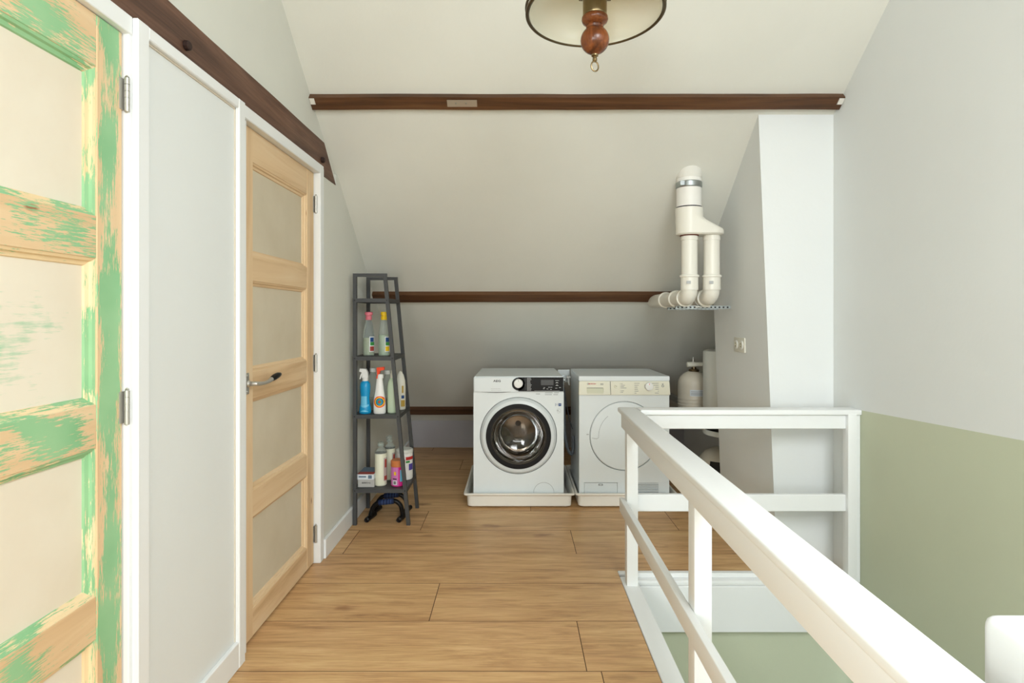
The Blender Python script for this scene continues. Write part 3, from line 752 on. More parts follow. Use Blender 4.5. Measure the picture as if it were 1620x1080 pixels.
YF = 3.72
WM = thing('washing_machine', (.0225, 4.0, .017), 'white front-loading washing machine with black-ringed glass door and black control panel', 'washing machine')
x0, x1 = -.2725, .3175; ZT = .849; c0 = (.0215, .461)
k = MB(); k.box(x0+.004, x1-.004, YF+.02, 4.30, .045, .812, .006, 2)   # shell
for xx in (x0+.05, x1-.05):
    for yy in (YF+.06, 4.24): k.lathe([(.02, .017), (.02, .046)], (xx, yy, 0), 12)
# cut an opening by making the shell hollow at the front
cab = MB()
cab.plate(x0, x1, .045, .742, c0, .252, YF, YF+.02)
cab.box(x0, x0+.012, YF+.0201, 4.30, .045, .812); cab.box(x1-.012, x1, YF+.0201, 4.30, .045, .812); cab.box(x0, x1, 4.288, 4.30, .045, .812)
cab.box(x0+.012, x1-.012, YF+.0201, 4.288, .045, .057)
for xx in (x0+.05, x1-.05):
    for yy in (YF+.06, 4.24): cab.lathe([(.02, .017), (.02, .046)], (xx, yy, 0), 12)
k.bm.free()
cab.build('cabinet', M['appl'], WM, smooth=False)
k = MB(); k.hexa([(x0, YF, .815), (x1, YF, .815), (x1, 4.3, .815), (x0, 4.3, .815), (x0+.003, YF+.008, ZT-.006), (x1-.003, YF+.008, ZT-.006), (x1-.020, 4.29, ZT), (x0+.020, 4.29, ZT)])
k.bm.free(); k = MB()
k.hexa([(x0, YF+.002, .828), (x1, YF+.002, .828), (x1, 4.3, .812), (x0, 4.3, .812), (x0+.004, YF+.006, .846), (x1-.004, YF+.006, .846), (x1-.022, 4.285, .851), (x0+.022, 4.285, .851)])
bmesh.ops.bevel(k.bm, geom=list(k.bm.edges), offset=.003, segments=2, affect='EDGES')
k.build('top_lid', M['appl'], WM)
PZ0, PZ1 = .748, .842
k = MB(); k.box(x0+.001, x1-.001, YF-.002, YF+.03, .742, PZ1, .003, 2); k.build('fascia', M['appl2'], WM)
k = MB(); k.prism_y([(x0+.008, .754), (x0+.06, .748), (x0+.15, .744), (x0+.23, .748), (.012, .750), (-.02, .78), (-.02, .815), (.01, .838), (x0+.008, .838)], YF-.007, YF-.0021)
dw = k.build('detergent_drawer', M['appl'], WM, smooth=False)
k = MB(); k.prism_y([(x0+.05, .7475), (x0+.10, .7435), (x0+.15, .742), (x0+.20, .7435), (x0+.245, .7475)], YF-.0075, YF-.0022); k.build('drawer_grip', M['grey'], dw, smooth=False)
text('brand_lettering', 'AEG', .019, (-.118, YF-.0074, .818), M['black'], dw, bold=True, sx=1.35)
for z_, x_a, n_ in ((.768, -.158, 16), (.758, -.156, 15)):
    k = MB(); xx = x_a
    for i in range(n_):
        wv_ = random.uniform(.002, .0045); k.box(xx, xx+wv_, YF-.0075, YF-.0069, z_-.0012, z_+.0012); xx += wv_+.0012
    tag(k.build('small_print', M['lgrey'], dw, smooth=False), kind='stuff')
kz = .803; kx = .021
k = MB(); k.box(kx, x1-.003, YF-.0085, YF-.002, .751, .843, .0008); k.lathe([(.042, -.0085), (.042, -.002)], (kx, YF, kz-.004), 40, axis='Y')
cp = k.build('control_panel', M['black'], WM)
k = MB(); k.lathe([(.030, -.010), (.0275, -.028), (.020, -.029)], (kx, YF, kz), 40, axis='Y'); kn = k.build('program_knob', M['wplast'], WM)
k = MB(); k.box(kx-.001, kx+.001, YF-.0298, YF-.0285, kz+.012, kz+.024); k.build('pointer', M['grey'], kn, smooth=False)
k = MB(); k.box(.168, .250, YF-.0092, YF-.0084, .791, .826); k.build('display', M['display'], cp, smooth=False)
k = MB()
for i, z_ in enumerate([.836-.0085*j for j in range(10)]):
    k.box(.076, .076+random.uniform(.022, .036), YF-.0092, YF-.0084, z_-.0015, z_+.0015)
    k.box(.0655, .0668, YF-.0092, YF-.0084, z_-.002, z_+.002)
for x_, z_ in ((.185, .775), (.215, .778), (.230, .778), (.182, .768), (.205, .767), (.228, .764), (.262, .772), (.286, .776)):
    k.box(x_, x_+random.uniform(.008, .014), YF-.0092, YF-.0084, z_-.0014, z_+.0014)
for z_ in (.805, .788):
    k.prism_y([(.262, z_), (.284, z_), (.273, z_+.007)], YF-.0092, YF-.0084)
k.box(.262, .286, YF-.0092, YF-.0084, .820, .8225)
k.box(.125, .290, YF-.0092, YF-.0084, .7545, .7558)
tag(k.build('panel_print', M['lgrey'], cp, smooth=False), kind='stuff')
k = MB()
for x_, z_, wd in ((.195, .743-.002, .05), (.255, .741, .03), (.135, .733, .028), (.195, .729, .045), (.250, .729, .03)):
    k.box(x_, x_+wd, YF-.0026, YF-.0019 if z_ > .742 else YF+.0002, z_-.0014, z_+.0014) if z_ > .742 else k.box(x_, x_+wd, YF-.0010, YF+.0002, z_-.0014, z_+.0014)
tag(k.build('small_print', M['grey'], WM, smooth=False), kind='stuff')
# door
k = MB(); k.lathe([(.212, -.030), (.232, -.024), (.246, -.008), (.249, .004), (.249, .012), (.205, .012), (.205, -.028)], (c0[0], YF, c0[1]), 96, axis='Y', caps=False)
for f_ in (): pass
dr = k.build('door', M['appl2'], WM)
k = MB(); k.lathe([(.212, -.0295), (.2105, -.0325), (.196, -.0330), (.181, -.0325), (.178, -.022), (.178, .0), (.21, .0)], (c0[0], YF, c0[1]), 96, axis='Y', caps=False); k.build('black_door_ring', M['ringblack'], dr)
k = MB(); k.lathe([(.181, -.0325), (.1775, -.0345), (.173, -.030), (.170, -.020), (.170, -.004), (.180, -.004)], (c0[0], YF, c0[1]), 80, axis='Y', caps=False); k.build('chrome_ring', M['glassrim'], dr)
gp = [(.172, -.020), (.166, -.019), (.155, -.002), (.148, .03), (.138, .07), (.118, .095), (.08, .108), (.03, .112), (.001, .1125)]
k = MB(); k.lathe(gp+[(max(.0005, r-.006), z+.006) for r, z in gp[::-1]], (c0[0], YF, c0[1]), 72, axis='Y', caps=False); k.build('door_glass', M['glass'], dr)
k = MB(); k.lathe([(.251, .02), (.251, .022), (.19, .03), (.178, .06), (.176, .075), (.24, .085), (.25, .10)], (c0[0], YF, c0[1]), 64, axis='Y', caps=False); k.build('rubber_gasket', mat('grey_gasket', srgb(96,96,94), .55), WM)
k = MB(); k.lathe([(.245, .10), (.245, .42), (.2, .43), (.02, .42)], (c0[0], YF, c0[1]), 64, axis='Y', caps=False)
for a in (PI/2, PI/2+2*PI/3, PI/2+4*PI/3):
    cx_, cz_ = c0[0]+.235*math.cos(a), c0[1]+.235*math.sin(a)
    k.tube([(cx_, YF+.13, cz_), (cx_-.015*math.cos(a), YF+.25, cz_-.015*math.sin(a)), (cx_, YF+.40, cz_)], [.012, .03, .02], 10)
k.build('drum', M['chrome'], WM)
k = MB(); k.ring((.187, .088), .0655, .0672, YF-.0004, YF+.001, 40, 0, PI); k.build('filter_cover_gap', M['grey'], WM, smooth=False)
k = MB(); k.box(.262, .301, YF-.0008, YF+.0002, .654, .672); st = k.build('energy_sticker', M['white_print'], WM, smooth=False)
k = MB(); k.box(.283, .301, YF-.0013, YF-.0007, .654, .672); k.box(.262, .264, YF-.0013, YF-.0007, .654, .672); k.build('blue_field', M['blue'], st, smooth=False)
text('sticker_plus', '+', .017, (.292, YF-.0016, .6635), M['white_print'], st, depth=.0002)
text('sticker_letter', 'S', .015, (.273, YF-.0011, .6635), M['blue'], st, depth=.0002)
k = MB(); k.ring((.283, .622), .014, .0152, YF-.0008, YF+.0002, 30, -PI*.7, PI*.7); k.box(.272, .292, YF-.0008, YF+.0002, .616, .619); k.box(.272, .284, YF-.0008, YF+.0002, .623, .630); k.build('round_mark', M['lgrey'], WM, smooth=False)

DR = thing('tumble_dryer', (.713, 4.0, .017), 'white tumble dryer with cream control strip, right of the washing machine', 'dryer')
x0, x1 = .4185, 1.0075; c1 = (.714, .458); r1 = .2275
k = MB(); k.plate(x0, x1, .155, .742, c1, r1, YF, YF+.018)
k.box(x0, x0+.010, YF+.0181, 4.28, .045, .815); k.box(x1-.010, x1, YF+.0181, 4.28, .045, .815); k.box(x0, x1, 4.27, 4.28, .045, .815)
k.box(x0+.010, x1-.010, YF+.0181, 4.27, .045, .055)
# bottom front, leaving grooves and a slotted grille
bx = [(x0, .4505), (.4525, .668), (.670, .722), (.938, x1)]
k.box(x0, .4505, YF, YF+.018, .045, .1545); k.box(.670, .722, YF, YF+.018, .045, .1545); k.box(.938, x1, YF, YF+.018, .045, .1545)
for i in range(10):
    z_ = .052+i*.0100; k.box(.722, .938, YF, YF+.018, z_, z_+.0062)
k.box(.722, .938, YF, YF+.018, .151, .1545)
for xx in (x0+.05, x1-.05):
    for yy in (YF+.06, 4.24): k.lathe([(.02, .017), (.02, .046)], (xx, yy, 0), 12)
k.build('cabinet', M['appl'], DR, smooth=False)
k = MB(); k.box(.4525, .668, YF+.0005, YF+.016, .048, .1515, .001); fp = k.build('service_flap', M['appl2'], DR)
k = MB(); k.box(.545, .573, YF-.0012, YF+.001, .134, .145, .002, 2); k.build('flap_latch', M['grey'], fp)
k = MB(); k.box(.550, .568, YF-.0016, YF-.001, .137, .142); k.build('latch_slot', M['appl'], fp, smooth=False)
k = MB(); k.box(x0+.012, x1-.012, YF+.03, YF+.036, .058, .74); k.build('inner_plate', M['gap'], DR, smooth=False)
k = MB(); k.lathe([(.19, -.003), (r1-.010, -.0015), (r1-.004, .004), (r1-.003, .02), (.02, .02)], (c1[0], YF, c1[1]), 96, axis='Y'); dd = k.build('door', M['appl'], DR)
k = MB(); k.ring(c1, .168, .1695, YF-.0038, YF-.002, 30, PI*.72, PI*1.02)
k.tube([(c1[0]-.169, YF-.003, c1[1]-.010), (c1[0]-.180, YF-.003, c1[1]-.018), (c1[0]-.196, YF-.003, c1[1]-.016), (c1[0]-.212, YF-.002, c1[1]-.012)], .0009, 6)
k.build('door_grip_line', M['grey'], dd, smooth=False)
k = MB(); k.box(.467, .482, YF-.0010, YF+.0002, .465, .472); k.box(.469, .480, YF-.0008, YF-.0005, .467, .470); k.build('door_catch_mark', M['lgrey'], DR, smooth=False)
k = MB(); k.hexa([(x0-.002, YF-.003, .818), (x1+.002, YF-.003, .818), (x1+.002, 4.28, .812), (x0-.002, 4.28, .812), (x0-.002, YF-.003, .849), (x1+.002, YF-.003, .849), (x1, 4.28, .849), (x0, 4.28, .849)])
bmesh.ops.bevel(k.bm, geom=list(k.bm.edges), offset=.003, segments=2, affect='EDGES'); k.build('top_lid', M['appl'], DR)
k = MB(); k.hexa([(x0-.003, YF-.014, .728), (x1+.004, YF-.014, .728), (x1+.004, YF+.018, .728), (x0-.003, YF+.018, .728), (x0, YF-.004, .817), (x1, YF-.004, .817), (x1, YF+.018, .817), (x0, YF+.018, .817)])
bmesh.ops.bevel(k.bm, geom=list(k.bm.edges), offset=.002, segments=2, affect='EDGES'); fa = k.build('control_strip', M['cream'], DR)
def fy(z): return YF-.014+(z-.728)*.1124
k = MB(); k.bm.faces.new([k.bm.verts.new(p) for p in ((.621, fy(.730)-.0010, .730), (.624, fy(.730)-.0010, .730), (.622, fy(.815)-.0010, .815), (.619, fy(.815)-.0010, .815))]); k.build('drawer_gap', M['gap'], fa, smooth=False)
k = MB(); k.box(.468, .576, fy(.75)-.0016, fy(.75)+.004, .735, .773, .002); hd = k.build('drawer_grip', mat('pale_green_grip', srgb(212,213,190), .4), fa)
k = MB(); k.box(.468, .574, fy(.77)-.0022, fy(.77), .771, .7745); k.build('grip_slot', M['gap'], fa, smooth=False)
text('brand_lettering', 'BOSCH', .0125, (.503, fy(.80)-.001, .7995), M['red'], fa, bold=True, sx=1.15)
k = MB(); k.ring((.475, .7995), .0048, .006, fy(.8)-.0010, fy(.8)+.0004, 20); k.box(.4735, .4765, fy(.8)-.001, fy(.8)+.0004, .7965, .8025); k.build('brand_symbol', M['grey'], fa, smooth=False)
k = MB()
for x_, z_, wd in [(.556, .8005, .02), (.556, .7945, .02)]+[(.690, .800-.009*i, [.012,.026,.02,.036,.008,.02,.014][i]) for i in range(7) if i != 4]:
    k.box(x_, x_+wd, fy(z_)-.0007, fy(z_)+.0005, z_-.0013, z_+.0013)
for i in range(7):
    if i != 4: z_ = .800-.009*i; k.box(.684, .6866, fy(z_)-.0007, fy(z_)+.0005, z_-.0013, z_+.0013)
for i in range(6):
    z_ = .8035-.0125*i; wd = [.034,.028,.02,.022,.026,.013][i]; k.box(.778, .778+wd, fy(z_)-.0007, fy(z_)+.0005, z_-.0013, z_+.0013)
    wd = [.042,.032,.022,.022,.006,.026][i]; k.box(.936-wd, .936, fy(z_)-.0007, fy(z_)+.0005, z_-.0013, z_+.0013)
tag(k.build('panel_print', M['grey'], fa, smooth=False), kind='stuff')
k = MB(); k.lathe([(.027, -.006), (.025, -.020), (.018, -.021)], (.872, fy(.785), .784), 36, axis='Y'); kn = k.build('program_knob', M['wplast'], fa)
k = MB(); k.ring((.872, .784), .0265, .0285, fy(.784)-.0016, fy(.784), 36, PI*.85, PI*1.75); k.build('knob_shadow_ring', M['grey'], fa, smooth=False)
k = MB(); k.box(.8705, .8735, fy(.784)-.022, fy(.784)-.0205, .796, .804); k.build('pointer', M['orange'], kn, smooth=False)
k = MB(); k.lathe([(.010, -.002), (.008, -.006)], (.655, fy(.782), .782), 20, axis='Y'); b_ = k.build('start_button', M['cream'], fa)
k = MB(); k.lathe([(.0018, 0), (.0018, .001)], (.658, fy(.782)-.0068, .782), 8, axis='Y'); k.build('lamp_dot', M['gap'], b_)
k = MB(); k.ring((.963, .786), .005, .008, fy(.786)-.002, fy(.786), 20); k.box(.958, .968, fy(.8)-.001, fy(.8), .797, .801); k.build('side_button', M['grey'], fa, smooth=False)

# hoses and pipes in the gap between the machines
def tubing(name, pts, r, m, label, cat):
    o = MB().tube(pts, r, 12).build(name, m); tag(o, label, cat); return o
def arcpts(p, n=10):   # Catmull-Rom through control points
    P_ = [Vector(q) for q in p]; P_ = [P_[0]*2-P_[1]]+P_+[P_[-1]*2-P_[-2]]; out = []
    for i in range(1, len(P_)-2):
        for j in range(n):
            t_ = j/n; a, b, c_, d = P_[i-1:i+3]
            out.append(.5*((2*b)+(-a+c_)*t_+(2*a-5*b+4*c_-d)*t_*t_+(-a+3*b-3*c_+d)*t_**3))
    out.append(P_[-2]); return out
tubing('supply_pipe', [(.3445, 4.02, .30), (.3445, 4.02, .735)], .006, M['copper'], 'thin brown upright pipe beside the washing machine', 'pipe')
tubing('drain_hose', arcpts([(.335, 3.97, .74), (.340, 3.96, .60), (.342, 3.95, .45), (.362, 3.94, .33), (.392, 3.95, .285), (.405, 3.97, .33), (.407, 4.0, .40)]), .011, M['hose'], 'thick grey drain hose looping low between the machines', 'hose')
tubing('power_cable', arcpts([(.348, 4.05, .735), (.360, 4.06, .66), (.385, 4.08, .52), (.412, 4.1, .43)]), .0035, M['hose'], 'thin dark cable sloping down between the machines', 'cable')
o = MB().box(.325, .416, 4.33, 4.345, .74, .835, .002).build('pipe_board', M['appl2']); tag(o, 'pale board with the water tap behind the gap between machines', 'board')
k = MB(); k.tube(arcpts([(.347, 4.33, .770), (.347, 4.25, .772), (.347, 4.17, .768), (.347, 4.10, .745)]), .008, 12)
k.lathe([(.012, -.02), (.012, .02)], (.347, 4.2, .772), 14, axis='X'); k.tube([(.347, 4.2, .772), (.347, 4.2, .80), (.33, 4.2, .803), (.365, 4.2, .803)], .004, 8)
o = k.build('water_tap', M['steel']); tag(o, 'small metal water tap between the two machines', 'tap')
k = MB(); k.tube(arcpts([(.398, 4.33, .79), (.398, 4.26, .785), (.395, 4.2, .76), (.398, 4.2, .735)]), .006, 12)
k.lathe([(.009, -.014), (.009, .014)], (.398, 4.24, .787), 12, axis='X')
o = k.build('water_tap', M['wplast']); tag(o, 'small pale pipe stub right of the metal tap between machines', 'tap')
MBx = MB().box(.322, .346, 4.05, 4.20, .018, .16, .003); o = MBx.build('pump_box', mat('smoky_plastic', srgb(150,156,156), .3)); tag(o, 'small pale grey plastic box low between the two machines', 'box')

# ------------------------------------------------------------------ ladder shelf
Y1, Y2 = 3.383, 3.687; XA = -.952; TW = .021
def xr(z): return -.773+(-.634+.773)*(1-(z-.0)/1.475)
S = thing('ladder_shelf', (-.8, 3.53, 0), 'charcoal metal ladder shelf with four tiers against the left wall', 'shelf')
for yy in (Y1, Y2):
    MB().bar((XA, yy, 0), (XA, yy, 1.475), TW, TW).build('post', M['shelf'], S, smooth=False)
    MB().bar((xr(0), yy, 0), (xr(1.475), yy, 1.475), TW, TW).build('post', M['shelf'], S, smooth=False)
    MB().box(XA-TW/2, xr(1.475)+TW/2, yy-TW/2, yy+TW/2, 1.475, 1.475+TW*.9).build('top_bar', M['shelf'], S, smooth=False)
SZ = [.215, .655, 1.0, 1.345]
for z in SZ:
    xx = xr(z); k = MB(); ya, yb2 = Y1-TW/2, Y2+TW/2
    k.box(XA-.010, xx+.010, ya, yb2, z-.003, z)
    k.box(XA-.010, xx+.010, ya-.0015, ya+.0015, z-.022, z+.001); k.box(XA-.010, xx+.010, yb2-.0015, yb2+.0015, z-.022, z+.001)
    k.box(XA-.0115, XA-.0085, ya, yb2, z-.022, z+.001); k.box(xx+.0085, xx+.0115, ya, yb2, z-.022, z+.001)
    sh = k.build('shelf_board', M['shelf'], S, smooth=False)
    k = MB()
    for sx_ in (XA, xx): k.lathe([(.004, -.002), (.003, -.003)], (sx_, ya, z-.010), 8, axis='Y')
    tag(k.build('screw_heads', M['blackmatt'], sh), kind='stuff')
G1 = 'cleaning bottles on the ladder shelf'
def band(par, cx_, cy_, r, z0, z1, a0, a1, m, name, sx=1, sy=1, r1=None):
    k = MB(); n_ = 10; V_ = []
    for i in range(n_+1):
        a = math.radians(a0+(a1-a0)*i/n_)
        V_.append([k.bm.verts.new((cx_+rr*math.cos(a)*sx, cy_+rr*math.sin(a)*sy, z)) for rr, z in ((r, z0), (r1 or r, z1))])
    for i in range(n_): k.bm.faces.new((V_[i][0], V_[i+1][0], V_[i+1][1], V_[i][1]))
    return k.build(name, m, par)
# shelf 3: two clear bottles with coloured caps
for cx_, capm, liqm, lz, lab, spotm in ((-.893, 'pink', 'olive', .11, 'clear bottle with pink cap on the upper shelf tier', 'box_red'), (-.797, 'yellow', 'liquid', .128, 'clear bottle with yellow cap on the upper shelf tier', 'yellow')):
    z = 1.0; cy_ = 3.47 if capm == 'pink' else 3.46; T = thing('bottle', (cx_, cy_, z+.001), lab, 'bottle', G1)
    pf = [(.030, .001), (.034, .006), (.034, .12), (.032, .14), (.024, .19), (.018, .215), (.0155, .225), (.0155, .235)]
    MB().lathe(pf, (cx_, cy_, z), 28).build('bottle_body', M['clear'], T)
    MB().lathe([(.028, .004), (.0325, .008), (.0325, lz), (.001, lz)], (cx_, cy_, z), 28).build('liquid', M[liqm], T)
    MB().lathe([(.017, .218), (.019, .222), (.019, .238), (.0165, .241), (.0165, .246), (.0235, .248) if capm == 'pink' else (.0205, .248), (.0235, .264) if capm == 'pink' else (.0205, .264), (.018, .267)], (cx_, cy_, z), 24).build('cap', M[capm], T)
    lb = band(T, cx_, cy_, .0346, z+.025, z+.118, -70, 5, M['white_print'], 'bottle_label')
    band(lb, cx_, cy_, .0350, z+.085, z+.112, -62, -20, M['blue'], 'print_patch'); band(lb, cx_, cy_, .0350, z+.064, z+.084, -62, -10, M['green'], 'print_patch'); band(lb, cx_, cy_, .0350, z+.030, z+.058, -64, -15, M[spotm], 'print_patch')
# shelf 2
z = .656
def spray(cx_, cy_, lab, body, top, trig, sc=1.0):
    T = thing('spray_bottle', (cx_, cy_, z), lab, 'bottle', G1)
    return T
T = spray(-.897, 3.43, 'bright blue spray bottle with white trigger on the middle tier', 0, 0, 0)
k = MB(); k.lathe([(.034, .0), (.038, .006), (.037, .03), (.030, .06), (.027, .09), (.031, .13), (.033, .16), (.030, .183), (.018, .195), (.014, .20)], (-.904, 3.43, z), 28, sx=.95, sy=.75); k.build('bottle_body', M['cyan'], T)
band(T, -.904, 3.43, .0362, z+.012, z+.055, -135, -30, M['lcyan'], 'bottle_label', .97, .80, .0308)
band(T, -.904, 3.43, .0308, z+.056, z+.105, -135, -60, M['lcyan'], 'bottle_label', .97, .80, .0300)
k = MB(); k.lathe([(.018, .195), (.018, .215), (.012, .22)], (-.904, 3.43, z), 20); k.prism_y([(-.904+a, z+b) for a, b in ((-.018, .214), (.018, .214), (.017, .245), (.006, .268), (-.030, .270), (-.033, .252), (-.016, .246), (-.016, .232))], 3.418, 3.442)
k.prism_y([(-.904+a, z+b) for a, b in ((-.020, .246), (-.012, .246), (-.020, .225), (-.028, .205), (-.033, .207), (-.028, .228))], 3.423, 3.437); k.build('trigger_head', M['wplast'], T)
T = spray(-.806, 3.425, 'white spray bottle with red trigger and rainbow swirl on the middle tier', 0, 0, 0)
k = MB(); k.lathe([(.033, .0), (.037, .006), (.037, .05), (.034, .09), (.025, .15), (.019, .20), (.016, .215)], (-.816, 3.425, z), 28, sx=1, sy=.7); k.build('bottle_body', M['wplast'], T)
rc = (-.811, z+.072); yy = 3.396
for i, (ra_, rb_, cm) in enumerate(((.028, .0345, 'orange'), (.0225, .028, 'yellow'), (.0175, .0225, 'blue'), (.0125, .0175, 'cyan'), (.0075, .0125, 'green'), (.001, .0075, 'red'))):
    k = MB(); n_ = 28; V_ = []
    for j in range(n_+1):
        a = 2*PI*j/n_
        row_ = []
        for rr in (ra_, rb_):
            px, pz = rc[0]+rr*math.cos(a), rc[1]+rr*math.sin(a)
            hz_ = pz-z; rad = .0372 if hz_ < .05 else .0372-(hz_-.05)*.08; rad = rad if hz_ < .09 else rad-(hz_-.09)*.08
            dx_ = max(-.999, min(.999, (px+.816)/rad)); row_.append(k.bm.verts.new((px if abs((px+.816)/rad) < .999 else -.816+rad*dx_, 3.425-.7*rad*math.sqrt(1-dx_*dx_)-.0012, pz)))
        V_.append(row_)
    for j in range(n_):
        try: k.bm.faces.new((V_[j][0], V_[j][1], V_[j+1][1], V_[j+1][0]))
        except ValueError: pass
    k.build('rainbow_ring', M[cm], T)
k = MB(); k.lathe([(.019, .212), (.017, .235), (.010, .238)], (-.811, 3.425, z), 18); k.build('collar', M['wplast'], T)
k = MB(); k.prism_y([(-.814+a, z+b) for a, b in ((-.016, .256), (-.018, .276), (.026, .280), (.027, .262), (.004, .258), (-.002, .238), (-.010, .210), (-.021, .212), (-.014, .235))], 3.413, 3.437); k.build('trigger_head', M['orange'], T)
for cx_, cy_, h, r, m_, lab in ((-.888, 3.550, .25, .045, 'clear', 'large clear grey bottle behind the blue spray bottle'), (-.800, 3.56, .235, .042, 'clear', 'large clear bottle behind the red-triggered spray')):
    T = thing('bottle', (cx_, cy_, z), lab, 'bottle', G1)
    MB().lathe([(r-.005, 0), (r, .006), (r, h*.55), (r*.9, h*.7), (r*.5, h*.88), (.017, h*.93), (.017, h)], (cx_, cy_, z), 28).build('bottle_body', M['clear'], T)
    MB().lathe([(r-.006, .003), (r-.003, .008), (r-.003, h*.30), (.002, h*.3)], (cx_, cy_, z), 24).build('liquid', mat('amber_liquid', srgb(170,140,104), .2) if cx_ > -.8 else M['olive'], T)
    MB().lathe([(.019, h-.012), (.019, h+.01), (.016, h+.013)], (cx_, cy_, z), 20).build('cap', M['heater'], T)
T = thing('bottle', (-.719, 3.46, z), 'pale green liquid bottle with pump neck beside the sloping post', 'bottle', G1)
k = MB(); k.lathe([(.026, 0), (.030, .005), (.030, .15), (.026, .185), (.014, .21), (.010, .214)], (-.745, 3.45, z), 26, sx=1, sy=.8); k.build('bottle_body', M['liquid'], T)
k = MB(); k.lathe([(.012, .212), (.012, .235), (.008, .24), (.006, .25)], (-.745, 3.45, z), 18); k.box(-.753, -.729, 3.445, 3.455, z+.248, z+.257, .002); k.build('pump', M['ivory'], T)
T = thing('bottle', (-.66, 3.58, z), 'ivory detergent bottle with gold print at the right end', 'bottle', G1)
k = MB(); k.lathe([(.030, 0), (.034, .006), (.034, .14), (.031, .18), (.022, .215), (.010, .235), (.004, .24)], (-.722, 3.58, z), 26, sx=.95, sy=.8); k.build('bottle_body', M['ivory'], T)
band(T, -.722, 3.58, .0348, z+.02, z+.06, -75, -25, M['gold'], 'bottle_label', .95, .8); band(T, -.722, 3.58, .0348, z+.07, z+.09, -70, -35, M['blue'], 'bottle_label', .95, .8); band(T, -.722, 3.58, .0348, z+.105, z+.15, -66, -45, M['gold'], 'bottle_label', .95, .8)
# shelf 1
z = .216
BX = thing('carton', (-.885, 3.5, z), 'flat silver-grey carton, lower of two on the bottom tier', 'box')
k = MB(); k.box(-.943, -.845, 3.41, 3.56, z, z+.046, .001); k.build('carton_body', M['box_grey'], BX)
text('carton_print', 'BERRY+S', .013, (-.893, 3.4085, z+.026), M['black'], BX, depth=.0003, sx=1.0)
BX = thing('carton', (-.885, 3.5, z+.046), 'white and blue printed carton lying on the silver-grey one', 'box')
k = MB(); k.box(-.948, -.846, 3.405, 3.57, z+.0465, z+.078, .001); k.build('carton_body', M['box_white'], BX)
k = MB(); k.box(-.946, -.848, 3.407, 3.46, z+.078, z+.0787); k.build('top_print', M['box_red'], BX, smooth=False)
k = MB(); k.box(-.946, -.848, 3.461, 3.568, z+.078, z+.0787); k.build('top_print', M['box_blue'], BX, smooth=False)
k = MB(); k.box(-.880, -.858, 3.4035, 3.405, z+.053, z+.073); k.box(-.936, -.892, 3.4035, 3.405, z+.060, z+.068); k.build('side_print', M['box_blue'], BX, smooth=False)
for cx_, cy_, lab in ((-.817, 3.46, 'milky bottle with clear neck, front one beside the cartons'), (-.793, 3.585, 'milky bottle with clear neck, behind the front milky one')):
    T = thing('bottle', (cx_, cy_, z), lab, 'bottle', G1)
    hh = .0 if cy_ < 3.5 else .012
    MB().lathe([(.032, 0), (.036, .005), (.036, .19), (.034, .195), (.001, .195)], (cx_, cy_, z), 28).build('liquid_body', M['milk'], T)
    MB().lathe([(.0358, .195), (.036, .205), (.030, .218), (.020, .226), (.016, .232), (.016, .255)], (cx_, cy_, z), 26).build('clear_neck', M['clear'], T)
    MB().lathe([(.018, .238), (.018, .258+hh), (.015, .260+hh)], (cx_, cy_, z), 20).build('cap', M['clear'], T)
    lb = band(T, cx_, cy_, .0366, z+.03, z+.17, -50, 10, mat('mixed_label', srgb(190,176,170), .5), 'bottle_label')
    band(lb, cx_, cy_, .0370, z+.035, z+.06, -44, 0, M['box_red'], 'print_patch'); band(lb, cx_, cy_, .0370, z+.11, z+.16, -38, -10, M['box_red'], 'print_patch')
T = thing('tub', (-.712, 3.46, z), 'magenta tub with orange lid on the bottom tier', 'tub')
MB().lathe([(.037, 0), (.041, .004), (.041, .118)], (-.712, 3.455, z), 32).build('tub_body', M['magenta'], T)
MB().lathe([(.040, .116), (.0425, .118), (.0425, .150), (.038, .155)], (-.712, 3.455, z), 32).build('lid', M['orangelid'], T)
lb = band(T, -.712, 3.455, .0416, z+.008, z+.116, -150, -75, M['mauve'], 'tub_label')
band(lb, -.712, 3.455, .0421, z+.012, z+.038, -122, -88, M['white_print'], 'barcode_patch'); band(lb, -.712, 3.455, .0425, z+.016, z+.034, -116, -94, M['grey'], 'barcode'); band(lb, -.712, 3.455, .0421, z+.044, z+.050, -124, -88, M['blackmatt'], 'print_line'); band(lb, -.712, 3.455, .0421, z+.07, z+.09, -112, -94, M['yellow'], 'flame_print')
band(T, -.712, 3.455, .0418, z+.03, z+.10, -62, -20, M['lcyan'], 'tub_label')
T = thing('tub', (-.670, 3.60, z), 'white cylindrical tub with red stripe behind the magenta one', 'tub')
MB().lathe([(.048, 0), (.051, .004), (.051, .165)], (-.700, 3.60, z), 32).build('tub_body', M['wplast'], T)
MB().lathe([(.050, .165), (.0525, .168), (.0525, .185), (.048, .188)], (-.700, 3.60, z), 32).build('lid', M['heater'], T)
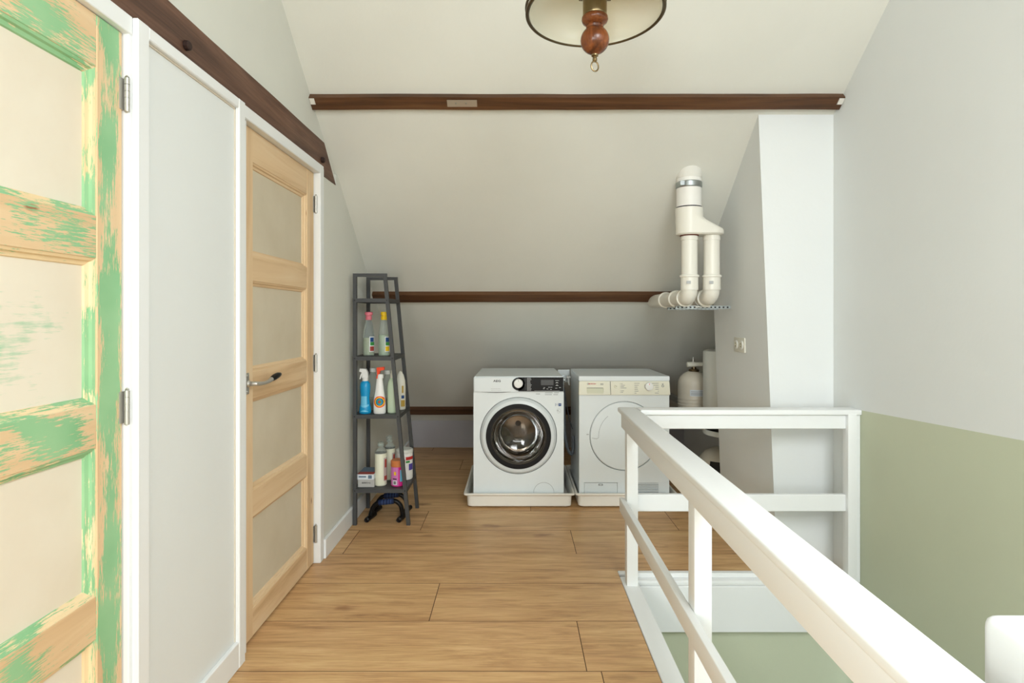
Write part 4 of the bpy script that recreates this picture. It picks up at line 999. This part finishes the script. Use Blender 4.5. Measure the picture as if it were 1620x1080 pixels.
band(T, -.700, 3.60, .0517, z+.125, z+.145, -70, 0, M['red'], 'tub_label'); band(T, -.700, 3.60, .0517, z+.06, z+.10, -48, -5, M['purple'], 'tub_label'); band(T, -.700, 3.60, .0517, z+.108, z+.12, -70, -40, M['green'], 'tub_label')

# push-up bars under the shelf
def pushup(cy_, lab, ox):
    T = thing('push_up_bar', (-.79+ox, cy_, 0), lab, 'exercise bar', 'push-up bars on the floor under the ladder shelf')
    xa, xb = -.878+ox, -.695+ox; r = .0135; K = .78
    arc = [(xa-.006, cy_, .020), (xa, cy_, .055), (xa+.008, cy_, .085), (xa+.025, cy_, .112), (xa+.050, cy_, .127), (xb-.05, cy_, .140), (xb-.025, cy_, .130), (xb-.006, cy_, .105), (xb+.002, cy_, .075), (xb+.008, cy_, .020)]
    arc = [(q[0], q[1], .020+(q[2]-.020)*K) for q in arc]
    MB().tube(arcpts(arc, 5), r, 14).build('arched_frame', M['black'], T)
    g_ = [(xa+.045, cy_, .020+.1065*K), (xb-.045, cy_, .020+.1192*K)]
    gr = MB().tube([Vector(g_[0]).lerp(Vector(g_[1]), i/10) for i in range(11)], [.0165, .0175]+[.0165, .0175]*4+[.0165], 16).build('foam_grip', M['foam'], T)
    k = MB()
    for tt in (.25, .45, .65, .82):
        p = Vector(g_[0]).lerp(Vector(g_[1]), tt); k.tube([p-Vector((.0012, 0, 0)), p+Vector((.0012, 0, 0))], .0180, 16)
    k.build('grip_line', M['foamlight'], gr)
    for xx in (xa-.004, xb+.006):
        k = MB().tube([(xx-.012, cy_-.058, .0150), (xx-.011, cy_-.055, .0155), (xx, cy_, .0165), (xx+.011, cy_+.055, .0155), (xx+.012, cy_+.058, .015)], [.009, .0148, .0155, .0148, .009], 16)
        ft = k.build('foot', M['black'], T)
        MB().lathe([(.0155, -.006), (.0155, .010)], (xx-.010, cy_-.050, .0158), 14, axis='Y').build('rubber_cap', M['blackmatt'], ft)
pushup(3.475, 'black push-up bar with blue foam grip, front one under the shelf', 0)
pushup(3.60, 'black push-up bar with blue foam grip, rear one under the shelf', .004)
